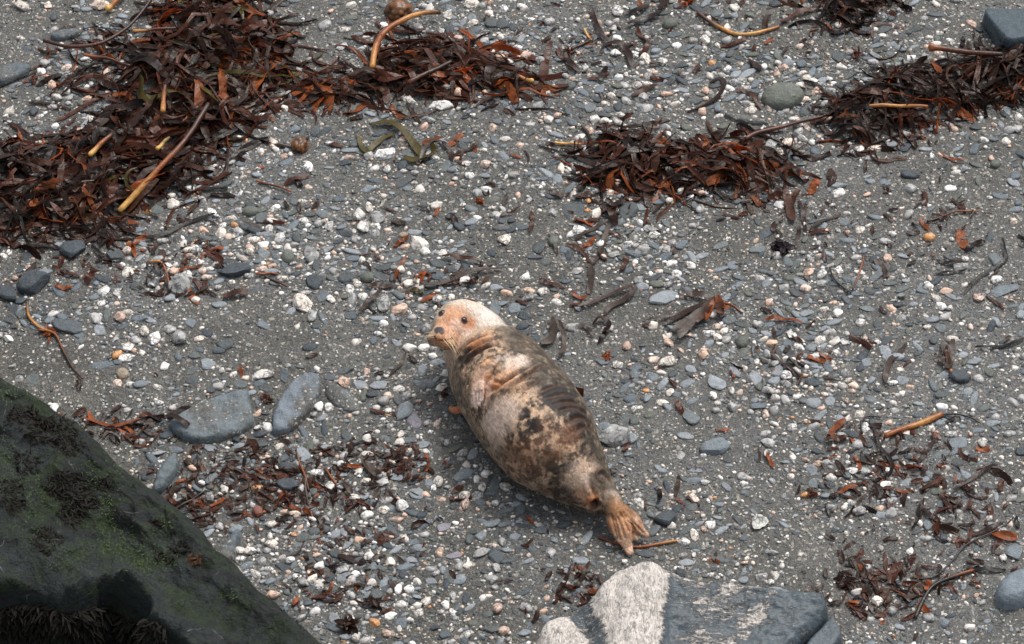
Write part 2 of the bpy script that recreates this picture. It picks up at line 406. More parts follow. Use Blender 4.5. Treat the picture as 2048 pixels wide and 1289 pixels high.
flag([(648, 772), (668, 764), (690, 775), (708, 790), (724, 808), (720, 824), (700, 828), (672, 815), (652, 800)], .018, .05, (104, 114, 120), 'sand-covered flat slate right of the upright oval flagstone', M_BURIED, block=.02)
flag([(300, 978), (312, 945), (325, 925), (342, 908), (358, 910), (360, 935), (345, 962), (328, 980), (308, 986)], .045, .022, (88, 98, 102), 'long grey slate stone standing beside the mossy boulder', tilt=(.05, .05))
flag([(415, 1125), (440, 1095), (462, 1068), (480, 1058), (486, 1072), (470, 1095), (478, 1105), (460, 1128), (440, 1142)], .045, .025, (96, 106, 112), 'forked grey slate stone touching the mossy boulder slope', tilt=(.1, .0))
flag([(1958, 22), (2000, 20), (2100, 28), (2130, 80), (2060, 92), (2010, 100), (1990, 70)], .10, .014, (62, 76, 84), 'large dark slate slab in the top right corner', M_SLATE, tilt=(.05, -.1), rough=.006)
flag([(1990, 1195), (1993, 1170), (2010, 1148), (2045, 1135), (2080, 1142), (2090, 1170), (2070, 1198), (2030, 1212), (2003, 1210)], .07, .05, (112, 122, 130), 'large smooth oval slate cut by the right edge near the bottom', M_SLATE, rough=.006)
flag([(1446, 222), (1475, 224), (1510, 232), (1540, 243), (1536, 249), (1500, 246), (1465, 237), (1448, 230)], .02, .02, (88, 100, 108), 'long thin slate sliver below the big smooth olive stone', M_BURIED, rough=.004)
flag([(95, 70), (120, 58), (160, 57), (168, 68), (140, 78), (108, 82)], .03, .03, (84, 94, 100), 'dark oval slate left of the big kelp heap near the top', rough=.006)
flag([(-20, 140), (20, 128), (60, 126), (66, 140), (35, 160), (0, 172), (-25, 165)], .04, .03, (82, 92, 98), 'dark flat slate cut by the left edge above the kelp', rough=.006)
flag([(640, 685), (680, 690), (712, 698), (722, 706), (700, 712), (665, 708), (648, 698)], .006, .03, (104, 112, 116), 'slate almost buried in sand left of the seal', M_BURIED, block=.05)

# hand-placed stones: x y half-length half-width angle (photo pixels), tone
STONES = '''146 501 25 17 15 dark;67 569 36 22 8 dark;15 589 28 15 -20 dark;470 546 33 15 12 dark;135 654 33 15.5 -8 slate;206 729 30 11 0 slate;64 760 21 14 0 slate
245 749 13 10.5 0 beige;364 574 28 19 0 grey;258 544 17 10 20 quartz;208 583 14 11 20 quartz;191 639 16 13 0 grey;241 637 15 12 10 pink;289 664 13 12 0 quartz;310 677 17 11 25 quartz
360 679 16 14 0 grey;338 661 15 8 0 grey;380 647 12 11 0 slate;254 696 15 9 0 quartz;252 717 19 8 8 quartz;442 466 14 11 0 quartz;347 410 14 11 0 quartz;315 420 15 10 15 slate
200 661 12 11 0 light;213 630 15 8 80 slate;230 510 19 11 0 slate;276 460 15 5 3 slate;450 690 17 12 0 slate;386 760 15 10 15 slate;385 741 15 7 25 slate;413 729 17 11 0 light;388 713 14 8 0 slate
478 768 18 10 0 slate;501 425 17 9 0 olive;393 500 12 7 0 quartz;116 585 15 8 -25 slate;19 642 11 9 0 slate;17 679 11 8 0 quartz;392 602 10 7 0 quartz;98 640 11 7 30 slate;158 670 11 7 10 slate;160 682 14 6 10 slate
603 610 24 19 0 quartz;768 310 29 13 15 quartz;838 489 23 15 -10 quartz;717 433 15 11 35 quartz;737 417 10 10 0 quartz;757 436 17 12 10 grey;728 458 14 10 0 quartz;622 511 18 17 -40 grey
627 565 20 16 0 dark;576 517 14 13 60 olive;735 557 14 10 0 olive;693 556 18 12 20 slate;808 365 21 8 32 slate;524 436 17 11 10 slate;645 430 14 10 -30 slate;928 560 13 9 15 quartz;1008 480 14 12 0 quartz
873 413 15 8 10 quartz;617 335 12 10 50 quartz;560 478 12 11 0 quartz;807 472 10 6 5 beige;873 528 21 9 -3 slate;872 551 20 10 0 slate;991 618 19 12 65 slate;797 622 22 12 22 pink
768 610 20 17 70 grey;704 601 15 10 80 grey;726 594 11 8 0 quartz;701 632 14 9 0 slate;645 594 15 9 25 slate;625 635 12 10 70 grey;873 599 12 9 20 quartz;971 331 13 7 5 pink;932 281 15 6 5 slate
866 272 10 7 0 slate;1009 280 14 5.5 0 quartz;546 290 12 10 70 pink;1329 596 32 14 20 light;1150 420 28 17 5 slate;1256 425 21 18 0 slate;1320 405 20 8 0 slate;1079 496 15 11 20 slate
1107 485 11 10 0 olive;1067 515 18 6 -3 slate;1157 461 15 10 15 quartz;1192 428 15 9 20 quartz;1285 504 19 9 0 grey;1355 548 14 7 0 quartz;1334 726 22 9.5 15 quartz;1301 459 18 9 -20 grey
1143 656 15 9 0 grey;1029 619 14 12 10 slate;1270 737 15 9 -5 slate;1433 765 21 16 -35 light;1306 757 11 10 0 slate;1510 757 16 14 60 light;1484 687 14 11 0 olive;1465 532 12 10 0 slate
1440 492 18 6 18 slate;1403 512 15 6 18 light;1515 498 19 9 10 slate;1307 653 12 8 0 quartz;1257 489 10 6 0 quartz;1234 731 13 7 0 quartz;1408 710 12 11 0 pink;1105 427 9 8 0 grey;1205 724 14 8 0 slate;1225 710 10 6 -10 slate
1534 468 21 8 32 slate;2009 580 29 12 15 slate;1778 568 16 7 0 slate;1920 535 20 10 0 grey;1859 476 12.5 8 0 orange;1688 444 12 10 0 slate;1989 520 14 12 0 slate;1770 707 19 12 -60 light;1919 755 23 13 -5 dark
1556 743 17 10 12 light;1574 752 14 8 10 quartz;1627 766 17 9 0 dark;1576 689 12 10 -35 slate;1733 726 12 9 0 light;1582 669 12 9 -40 quartz;1889 636 15 7 10 grey;1928 627 14 7 60 slate;1880 658 14 9 0 slate
1775 517 10 9 0 pink;1559 411 12 9 0 grey;1678 386 16 9 20 quartz;1900 414 10 7 -10 grey;1672 707 10 8 0 quartz;1644 568 14 8 0 grey;1713 588 13 5 5 slate;1340 50 15 9 10 olive;1053 112 14 8 0 pink;1290 118 12 12 0 quartz
1236 25 12 10 0 quartz;1275 174 11 8 0 quartz;1287 195 12 9 0 grey;1293 217 15 10 10 grey;1190 241 11 8 0 quartz;1179 217 13 9 10 slate;1175 166 17 7 0 slate;1017 124 12 6 5 quartz;1236 156 11 7 0 quartz;1410 82 12 9 0 quartz
1565 198 43 23 0 olive;1468 15 11 9 0 quartz;1351 70 16 5 8 slate;1675 115 13 10 0 slate;1770 60 18 9 25 slate;1822 351 22 8 0 dark;1821 380 14 8 0 grey;1542 294 13 10 0 grey;1574 288 15 8 10 pink;1748 299 20 9 5 pink
1718 300 10 9 0 quartz;1495 149 20 8 25 light;1424 128 8 6 0 orange;1612 220 14 11 50 slate;1647 234 14 7 0 slate;637 814 10 10 0 quartz;658 816 11 9.5 0 quartz;719 771 17 9 3 light;757 771 18.5 8.5 0 light
807 825 24 15 30 light;830 842 18 16 70 purple;845 742 13 10 -80 light;856 768 16 10 0 slate;884 776 14 7.5 5 quartz;895 747 13 7 0 quartz;818 697 14 9 -10 quartz;866 712 11 7.5 0 quartz;880 693 8 7.5 0 slate
748 680 12 8 75 slate;689 768 13 10 -20 pink;661 756 15 6 -3 slate;500 958 18 14 60 slate;576 971 24 13 0 dark;604 910 18 14 -20 light;833 988 16 12 0 light;516 1025 11 10 10 red;449 981 9 9 0 quartz;604 1077 14 9 15 slate
805 1012 15 11 20 quartz;736 880 11 8 0 quartz;799 886 12 8 10 quartz;846 891 15 7 0 light;487 927 15 9 25 slate;392 915 16 7 8 slate;889 1055 16 8 15 purple;568 753 15 9 85 slate;527 751 24 12 10 quartz;531 779 16 7 0 slate
743 1168 11 9 15 quartz;691 1047 9 8 0 slate;859 966 11 9 -10 light;927 951 21 11 30 light;970 949 12 8 0 quartz;965 976 9 9 0 quartz;990 972 18 12 60 slate;962 1005 12 6.5 5 slate;792 954 19 8 -5 light
1009 1048 16 6 20 slate;1082 1061 15 7 0 slate;961 1072 12 9 0 light;1029 1073 11 8 10 light;1046 1094 16 6 -3 slate;963 1107 19 10 20 grey;993 1115 16 13 -25 slate;1004 1085 9 9 0 grey;908 1112 17 7 12 purple;1101 1107 11 11 0 grey
863 1164 13 7 -20 light;905 1192 11 8 60 grey;780 1125 11 10 0 quartz;750 1133 13 10 60 slate;890 1270 12 12 40 slate;620 1182 16 9 15 slate;665 1256 17 8 -20 slate;743 1218 9 7 0 slate;803 1247 14 11 -20 slate;931 1009 14 9 40 pink
1429 898 30 16 15 slate;1433 885 25 8 15 slate;1456 918 12 9 -20 slate;1389 942 16 4.5 0 light;1626 969 11 10 0 slate;1410 966 11 7 0 grey;1536 887 16 9 -15 grey;1530 869 14 7 20 grey;1489 1076 11 7 10 slate
1330 1039 25 16 0 dark;1256 839 25 10 -10 slate;1381 835 20 14 -35 slate;1627 806 18 11 -5 light;1425 791 11 8 -60 quartz;1340 786 10 7 0 quartz;2030 1104 18 16 20 slate;1914 887 22 11 0 slate;2044 905 16 10 0 dark
1854 1052 11 10 0 slate;1781 1027 13 11 15 grey;1719 1022 16 10 10 grey;1820 1104 8 9 0 quartz;1902 869 17 7 5 grey;1863 858 10 7 0 quartz;1712 910 14 4.5 0 slate;200 15 22 9 0 pink;45 15 18 10 -10 quartz;120 95 9 8 0 quartz
95 12 9 7 0 pink;945 8 20 8 10 quartz;880 215 26 10 0 quartz;815 200 22 8 -30 quartz;712 218 26 12 -8 slate;985 48 20 12 0 slate;1005 52 14 10 0 slate;900 62 12 9 -30 dark;860 18 8 11 -40 quartz;1105 5 17 6 20 slate
505 150 12 9 0 slate;700 145 9 6 0 quartz;815 165 20 10 0 quartz;650 55 16 10 30 grey;700 12 14 7 10 quartz;1010 20 9 7 0 quartz;1440 340 14 8 0 grey;1990 330 10 8 0 olive;2030 420 14 6 10 slate;1950 1000 12 6 -20 slate
1760 1100 9 7 0 grey;1880 1010 10 6 0 slate;40 760 10 8 0 grey;260 770 9 6 0 quartz;330 735 10 8 20 quartz;420 780 11 7 0 slate;455 800 8 6 0 quartz'''
SPECIAL = {(470, 546): 'smooth dark slate lozenge with a red scrap at its tip, mid left', (67, 569): 'big squarish dark slate block near the left edge', (1565, 198): 'big smooth olive-grey rounded stone at upper right',
           (603, 610): 'large rounded white quartz stone left of the seal\'s head', (838, 489): 'bright white three-cornered quartz stone above the seal\'s head', (364, 574): 'grey-white cracked quartz boulder on the left shingle',
           (1329, 596): 'long smooth pale double-lobed slate right of the seal', (1859, 476): 'rounded bright orange pebble on the right', (1770, 707): 'upright pale slate with rust streaks on the right',
           (1429, 898): 'squared slate block right of the seal\'s lower back', (1330, 1039): 'dark rounded stone beside the hind flippers', (516, 1025): 'dull red flat pebble in the kelp litter', (245, 749): 'round beige-grey pebble below the flat oval slate',
           (1433, 765): 'pale blue angular slab stone right of the seal', (135, 654): 'flat oval slate touching a forked brown twig on the left', (768, 310): 'long white quartz stone under the olive kelp clump'}
random.seed(21)
for row in STONES.replace('\n', ';').split(';'):
    f = row.split(); px, py, a, b, ang = map(float, f[:5]); key = (int(px), int(py))
    kw = {}
    if f[5] == 'dark' and a > 20: kw = dict(thick=.62, bury=.35)
    if key == (1565, 198): kw = dict(thick=.6, bury=.3)
    if key == (1429, 898): kw = dict(thick=.6, bury=.3)
    if key in ((206, 729), (64, 760), (1150, 420)): kw = dict(thick=.2, bury=-.5)
    add_stone(px, py, a, b, ang, f[5], label=SPECIAL.get(key), **kw)
# the speckled rock behind the seal's back
random.seed(5)
add_stone(1232, 876, 36, 20, -5, 'grey', label='speckled grey-white rock lying against the seal\'s lower back', n=4, thick=.8, bury=.3, cat='rock')

# ------------------------------------------------------------------ veined rock at the bottom edge
def mat_veined():
    s = NT('veined_rock_skin'); P = s.pos(); t = s.tone(True)      # tone.r = share of quartz
    sp = s.n('ShaderNodeSeparateColor'); s.l(t, sp.inputs[0])
    mp = s.n('ShaderNodeMapping'); s.l(P, mp.inputs[0]); mp.inputs['Rotation'].default_value = (0, 0, R(-28)); mp.inputs['Scale'].default_value = (1.0, 3.6, 1.5)
    n1 = s.noise(mp.outputs[0], 12, 9, 0.72, 1.6); n2 = s.noise(P, 60, 5, 0.65)
    mq = s.n('ShaderNodeMapping'); s.l(P, mq.inputs[0]); mq.inputs['Rotation'].default_value = (0, 0, R(-22)); mq.inputs['Scale'].default_value = (2.4, 1.0, 1.0)
    wq = s.noise(mq.outputs[0], 24, 8, 0.74, 1.6)
    slate = s.mix(s.ramp(n2.outputs[0], [(0.3, 0.0), (0.7, 1.0)]).outputs[0], srgb(50, 60, 66), srgb(80, 91, 98))
    # thin pale straws along the grain
    st = s.noise(mp.outputs[0], 26, 3, 0.5); slate = s.mix(s.ramp(st.outputs[0], [(0.68, 0.0), (0.74, 0.4)]).outputs[0], slate, srgb(170, 172, 170))
    wr = s.noise(mq.outputs[0], 34, 6, 0.7, 1.4); q = s.mix(s.ramp(wq.outputs[0], [(0.38, 0.0), (0.54, 1.0)]).outputs[0], srgb(142, 136, 131), srgb(230, 222, 214)); q = s.mix(s.ramp(wr.outputs[0], [(0.40, 0.55), (0.47, 0.0)]).outputs[0], q, srgb(92, 88, 86))
    q = s.mix(s.ramp(n1.outputs[0], [(0.54, 0.0), (0.74, 0.3)]).outputs[0], q, srgb(216, 190, 172))
    f = s.math('ADD', sp.outputs[0], s.math('MULTIPLY', s.math('SUBTRACT', n1.outputs[0], 0.5), 2.4))
    n5 = s.noise(mp.outputs[0], 30, 6, 0.7, 0.6); f = s.math('ADD', f, s.math('MULTIPLY', s.math('SUBTRACT', n5.outputs[0], 0.5), 2.0)); fac = s.ramp(f, [(0.42, 0.0), (0.58, 0.7), (0.72, 1.0)])
    c = s.mix(fac.outputs[0], slate, q)
    h = s.math('ADD', s.math('MULTIPLY', fac.outputs[0], 0.6), s.math('MULTIPLY', wq.outputs[0], fac.outputs[0]))
    s.bsdf(c, 0.5, s.bump(h, 0.8, 0.022, s.bump(st.outputs[0], 0.4, 0.01, s.bump(n2.outputs[0], 0.45, 0.007))), 0.45); return s.m
M_VEIN = mat_veined()
def build_veined():
    base = gp(1380, 1260); root = new_obj('veined_rock', None, label='large rock of white quartz and dark grey slate cut by the bottom edge', category='rock')
    root.location = (0, 0, 0)
    def q(val, near=None):
        def f(V, d):
            pr = proj(V); m = np.full(len(V), val, float)
            if near is not None:
                for (x, y, rx, ry, v) in near: m += v*np.exp(-((pr[:, 0]-x)/rx)**2-((pr[:, 1]-y)/ry)**2)
            return np.stack([m, m, m], 1)
        return f
    c1 = at(1480, 1230, .16)
    def seg(P, a, b):
        a, b = at(*a)[:2], at(*b)[:2]; e = b-a; t = np.clip(((P-a)@e)/(e@e), 0, 1); return np.linalg.norm(P-a-t[:, None]*e, axis=1), t
    def heights(P):
        n = fbm(np.c_[P*5.0, np.zeros(len(P))], 95, 3)*.035; st = .030*np.round(4*fbm(np.c_[P*[2.0, 4.0], np.zeros(len(P))], 91, 3))/4
        slab = .165+(P[:, 1]-c1[1])*.13-(P[:, 0]-c1[0])*.07+st*sstep(.5, -.1, P[:, 0]-c1[0])
        kx = at(1230, 1200, .2)[0]; slab = slab-.11*sstep(.02, .16, kx-P[:, 0])
        d, t = seg(P, (1290, 1146, .29), (1256, 1330, .29)); d = d+n; knob = .272-.02*t-.22*np.minimum(d, .08)-.95*np.maximum(d-.08, 0)
        d, t = seg(P, (1112, 1256, .2), (1150, 1330, .2)); d = d+n; lobe = .200-.3*np.minimum(d, .06)-.75*np.maximum(d-.06, 0)
        return slab, knob, lobe
    def hall(P, d):
        a, b, c = heights(P); return np.maximum(np.maximum(a, b), c)
    def mask(V, d):
        P = V[:, :2]; n = .03*fbm(V*9, 44, 4)+.014*fbm(V*30, 46, 3); pq = lambda pts, z: chaikin(np.array([at(x, y, z)[:2] for x, y in pts]), 1)
        dq = inside_dist(P, pq([(1185, 1180), (1222, 1150), (1250, 1132), (1293, 1118), (1332, 1134), (1338, 1165), (1326, 1205), (1316, 1245), (1320, 1310), (1198, 1310), (1217, 1262), (1208, 1225)], .24))+n
        dl = inside_dist(P, pq([(1050, 1300), (1066, 1260), (1088, 1230), (1135, 1214), (1152, 1248), (1190, 1285), (1196, 1320)], .18))+n
        m = .06+1.2*np.maximum(sstep(-.030, .025, dq), sstep(-.030, .025, dl))
        for pts, w in ([((1548, 1182), (1526, 1212), (1482, 1258), (1446, 1296)), .020], [((1450, 1182), (1478, 1170), (1520, 1172)), .022], [((1360, 1285), (1400, 1272), (1440, 1290)), .05], [((1340, 1150), (1372, 1160), (1400, 1166)), .03]):
            dd = np.full(len(V), 9.0)
            for a, b in zip(pts[:-1], pts[1:]): dd = np.minimum(dd, seg(P, (*a, .17), (*b, .17))[0])
            m = m+.46*sstep(1.9, .2, (dd+n)/w)
        m = m+q(0, [(1400, 1195, 60, 40, .34), (1460, 1225, 70, 36, .30), (1180, 1240, 34, 50, .34)])(V, d)[:, 0]
        return np.stack([m, m, m], 1)
    hf_rock('rock_body', [(1062, 1290), (1072, 1262), (1090, 1238), (1116, 1222), (1142, 1214), (1168, 1194), (1192, 1176), (1226, 1154), (1250, 1139), (1272, 1131), (1293, 1128), (1312, 1133), (1334, 1143), (1376, 1153), (1400, 1163), (1443, 1157), (1494, 1164), (1560, 1168), (1640, 1174), (1655, 1180), (1661, 1195), (1662, 1212), (1640, 1240), (1598, 1275), (1540, 1340), (1450, 1400), (1150, 1420), (1062, 1360)],
            .15, hall, .006, .045, M_VEIN, root, 1, .018, 4, maskfun=mask)
    hf_rock('split_slab', [(1666, 1219), (1672, 1228), (1678, 1242), (1690, 1262), (1686, 1278), (1640, 1330), (1580, 1350), (1606, 1283), (1646, 1243)], .10,
            lambda P, d: .11+0*d, .007, .02, M_VEIN, root, 1, .006, 8, maskfun=q(.03))
    pl = chaikin(np.array([at(x, y, 0)[:2] for x, y in [(1060, 1300), (1090, 1255), (1140, 1235), (1200, 1190), (1290, 1150), (1400, 1180), (1640, 1190), (1700, 1280), (1600, 1400), (1100, 1420)]]), 1); BLOCK.append((pl, -.02))
build_veined()

# ------------------------------------------------------------------ mossy boulder in the bottom left corner
def mat_boulder():
    s = NT('boulder_skin'); P = s.pos()
    n1 = s.noise(P, 3.2, 6, 0.6); n2 = s.noise(P, 26, 6, 0.68); n3 = s.noise(P, 5.5, 7, 0.7, 0.4); n4 = s.noise(P, 120, 3, 0.6)
    c = s.mix(s.ramp(n1.outputs[0], [(0.3, 0.0), (0.7, 1.0)]).outputs[0], srgb(22, 26, 26), srgb(50, 57, 57))
    c = s.mix(0.7, c, s.ramp(n2.outputs[0], [(0.3, 0.6), (0.7, 1.35)]).outputs[0], 'MULTIPLY')
    g = s.mix(s.ramp(n2.outputs[0], [(0.35, 0.0), (0.7, 1.0)]).outputs[0], (0.010, 0.018, 0.006), (0.038, 0.062, 0.014))
    m = s.math('MULTIPLY', s.ramp(n3.outputs[0], [(0.47, 0.0), (0.60, 0.95)]).outputs[0], s.ramp(n4.outputs[0], [(0.35, 0.45), (0.6, 1.0)]).outputs[0])
    c = s.mix(m, c, g)
    v = s.vor(P, 3.3, 'DISTANCE_TO_EDGE'); c = s.mix(s.math('MULTIPLY', s.ramp(v.outputs[0], [(0.0, 1.0), (0.006, 0.0)]).outputs[0], s.ramp(n3.outputs[0], [(0.40, 0.7), (0.46, 0.0)]).outputs[0]), c, srgb(150, 148, 138))
    n6 = s.noise(P, 9, 6, 0.7, 0.5)
    s.bsdf(c, 0.58, s.bump(n4.outputs[0], 0.35, 0.006, s.bump(n2.outputs[0], 0.9, 0.04, s.bump(n6.outputs[0], 0.8, 0.09))), 0.3); return s.m
M_BOULDER = mat_boulder()
BOULDER = {}
def build_boulder():
    ridge_px = [(-420, 430), (-250, 560), (-120, 665), (-40, 735), (0, 758), (43, 778), (85, 806), (128, 836), (170, 874), (213, 916), (255, 948), (298, 986), (341, 1024), (404, 1092), (447, 1138), (490, 1173), (553, 1226), (620, 1282), (720, 1365), (850, 1460), (960, 1545)]
    ZR = .30
    Rg = np.array([at(x, y, ZR)[:2] for x, y in ridge_px])
    t = np.r_[0, np.cumsum(np.linalg.norm(np.diff(Rg, axis=0), axis=1))]; N = 330
    s = np.linspace(0, t[-1], N); C = np.stack([np.interp(s, t, Rg[:, k]) for k in (0, 1)], 1)
    for _ in range(3): C[1:-1] = (C[:-2]+C[1:-1]*2+C[2:])/4
    nrm = np.array([-.62, -.78])
    prof = np.array([(-.16, -.12), (-.13, .02), (-.09, .15), (-.05, .235), (0, .30), (.06, .345), (.15, .385), (.4, .44), (.8, .49), (1.3, .5), (1.9, .42), (2.3, .2), (2.5, -.1)])
    Mn = 190; u = np.linspace(0, 1, Mn); dd = np.interp(u, np.linspace(0, 1, len(prof)), prof[:, 0]); hh = np.interp(u, np.linspace(0, 1, len(prof)), prof[:, 1])
    dd = np.concatenate([np.linspace(-.16, .15, 60), np.linspace(.15, 1.5, 160)[1:], np.linspace(1.5, 2.5, 30)[1:]]); hh = np.interp(dd, prof[:, 0], prof[:, 1]); Mn = len(dd)
    for _ in range(4): hh[1:-1] = (hh[:-2]+2*hh[1:-1]+hh[2:])/4
    P = C[:, None, :]+nrm*dd[None, :, None]; Z = np.repeat(hh[None, :], N, 0)
    V = np.concatenate([P, Z[..., None]], 2).reshape(-1, 3); fade = np.repeat(sstep(-.14, .05, dd)[None], N, 0).ravel()
    SD = np.stack([np.repeat(s, Mn)*1.1, np.tile(dd, N)*5.5, np.zeros(N*Mn)], 1)
    V[:, 2] += fade*(.09*fbm(V*2.2, 31, 4)+.10*fbm(SD, 33, 4)-.07*np.abs(fbm(V*3.5, 34, 4))+.04*fbm(V*8, 35, 4)+.03*np.round(3*fbm(V*3+9, 37, 3))/3+.014*fbm(V*24, 36, 3))
    V[:, :2] += (.030*np.stack([fbm(V*6+3, 41, 3), fbm(V*6+40, 42, 3)], 1))
    # diagonal ribs down the face, and the hollow below the second edge
    q = proj(V)
    edge = np.array([at(x, y, .46)[:2] for x, y in [(-500, 1100), (-150, 1190), (0, 1172), (55, 1174), (115, 1193), (153, 1184), (191, 1154), (234, 1148), (258, 1170), (306, 1195), (300, 1230), (353, 1262), (390, 1295), (450, 1420), (300, 1700), (-700, 1700)]])
    d = inside_dist(V[:, :2], edge); V[:, 2] -= .40*sstep(-.01, .09, d)+.04*sstep(.0, .3, d)*fbm(V*5, 50, 3)
    for (x, y, rr, hgt) in [(250, 1165, .07, .10), (275, 1180, .06, .07), (330, 1060, .1, -.03), (200, 1000, .14, -.04), (360, 1180, .12, .03)]:
        c = at(x, y, .45); V[:, 2] += hgt*np.exp(-((V[:, 0]-c[0])**2+(V[:, 1]-c[1])**2)/rr**2)*fade
    i, j = np.meshgrid(np.arange(N-1), np.arange(Mn-1), indexing='ij'); a = (i*Mn+j).ravel(); F = np.stack([a, a+1, a+Mn+1, a+Mn], 1)
    o = new_obj('mossy_boulder', mesh_np('mossy_boulder', V, F), M_BOULDER, label='huge dark boulder with green moss filling the bottom left corner', category='boulder')
    BLOCK.append((np.concatenate([(C-nrm*.10)[::22], (C+nrm*2.5)[::-60]]), -.03))
    bm = BVHTree.FromPolygons([tuple(v) for v in V], [tuple(f) for f in F]); BOULDER['bvh'] = bm; BOULDER['obj'] = o
build_boulder()

# ------------------------------------------------------------------ the seal: one continuous body
def zc(x, y): return (820+x/2.223, 560+y/2.223)
def catmull(P, n):
    P = np.asarray(P, float); Q = np.vstack([2*P[0]-P[1], P, 2*P[-1]-P[-2]]); out = []
    for k in range(len(P)-1):
        a, b, c, d = Q[k:k+4]
        for t in np.linspace(0, 1, n, endpoint=False):
            out.append(.5*((2*b)+(-a+c)*t+(2*a-5*b+4*c-d)*t*t+(-a+3*b-3*c+d)*t**3))
    out.append(P[-1]); return np.array(out)
def tube_mesh(C, r, seg=32, squash=None):
    """closed tube round centres C with radii r; squash: (dir, factor) flattening each ring"""
    C = np.asarray(C, float); n = len(C); T = np.gradient(C, axis=0); T /= np.linalg.norm(T, axis=1)[:, None]
    up = np.array([0, 0, 1.0]); S = np.cross(T, up); S /= np.linalg.norm(S, axis=1)[:, None]; U = np.cross(S, T)
    th = np.linspace(0, 2*math.pi, seg, endpoint=False); V = []
    for k in range(n):
        ring = C[k]+r[k]*(np.cos(th)[:, None]*S[k]+np.sin(th)[:, None]*U[k])
        if squash is not None:
            d = ring-C[k]; q = squash[0]; ring = C[k]+d-np.outer(d@q, q)*(1-squash[1])
        V.append(ring)
    V = np.concatenate(V); F = []
    for k in range(n-1):
        for s in range(seg): F.append([k*seg+s, k*seg+(s+1) % seg, (k+1)*seg+(s+1) % seg, (k+1)*seg+s])
    V = np.vstack([V, C[0]-T[0]*r[0]*.5, C[-1]+T[-1]*r[-1]*.5]); a, b = len(V)-2, len(V)-1
    T3 = [[a, (s+1) % seg, s] for s in range(seg)]+[[b, (n-1)*seg+s, (n-1)*seg+(s+1) % seg] for s in range(seg)]
    return V, [np.array(F), np.array(T3)]
def ell_mesh(c, ax, rad):
    V, F = ICO[4]; return (V*np.asarray(rad))@np.asarray(ax)+np.asarray(c), [F]
def join(parts):
    V, Q, T, o = [], [], [], 0
    for v, fs in parts:
        V.append(v)
        for f in fs: (Q if f.shape[1] == 4 else T).append(f+o)
        o += len(v)
    L = []
    if Q: L.append(np.concatenate(Q))
    if T: L.append(np.concatenate(T))
    return np.concatenate(V), L
def remesh(V, F, vox, smooth):
    me = mesh_np('tmp', V, F); o = bpy.data.objects.new('tmp', me); COL.objects.link(o)
    m = o.modifiers.new('r', 'REMESH'); m.mode = 'VOXEL'; m.voxel_size = vox
    if smooth: s = o.modifiers.new('s', 'SMOOTH'); s.factor = .5; s.iterations = smooth
    dg = bpy.context.evaluated_depsgraph_get(); dg.update(); ev = bpy.data.meshes.new_from_object(o.evaluated_get(dg))
    v = np.empty(len(ev.vertices)*3, np.float32); ev.vertices.foreach_get('co', v)
    f = np.empty(len(ev.loops), np.int32); ev.loops.foreach_get('vertex_index', f); f = f.reshape(-1, 4)
    bpy.data.objects.remove(o); bpy.data.meshes.remove(ev); bpy.data.meshes.remove(me)
    return v.reshape(-1, 3).astype(float), [f]

# stations: centre and radius in photo pixels, then height of the centre (m; None: lies on the sand)
ST = [((252, 208), 128, .262), ((292, 266), 152, .205), ((320, 328), 174, None), ((396, 428), 224, None), ((497, 562), 242, None), ((612, 716), 234, None),
      ((712, 832), 178, None), ((790, 918), 126, None), ((848, 985), 82, None), ((880, 1025), 48, None)]
def seal_spine():
    C, r = [], []
    for (zx, zy), rz, h in ST:
        px, py = zc(zx, zy); p = gp(px, py); rad = rz/2.223*mpp(p)
        z = h if h is not None else gz(p[0], p[1])+rad*.80
        q = at(px, py, z); rad = rz/2.223*mpp(q); C.append(q); r.append(rad)
    return np.array(C), np.array(r)
SPC, SPR = seal_spine()
HA, HT = R(24.1), R(22)
HF = np.array([-math.sin(HA)*math.cos(HT), -math.cos(HA)*math.cos(HT), math.sin(HT)])
HR = np.array([math.cos(HA), -math.sin(HA), 0.0]); HU = np.cross(HR, HF)*1.0
if HU[2] < 0: HU = -HU
HC = at(912, 645, .27)
def hp(r_, f_, u_): return HC+HR*r_+HF*f_+HU*u_
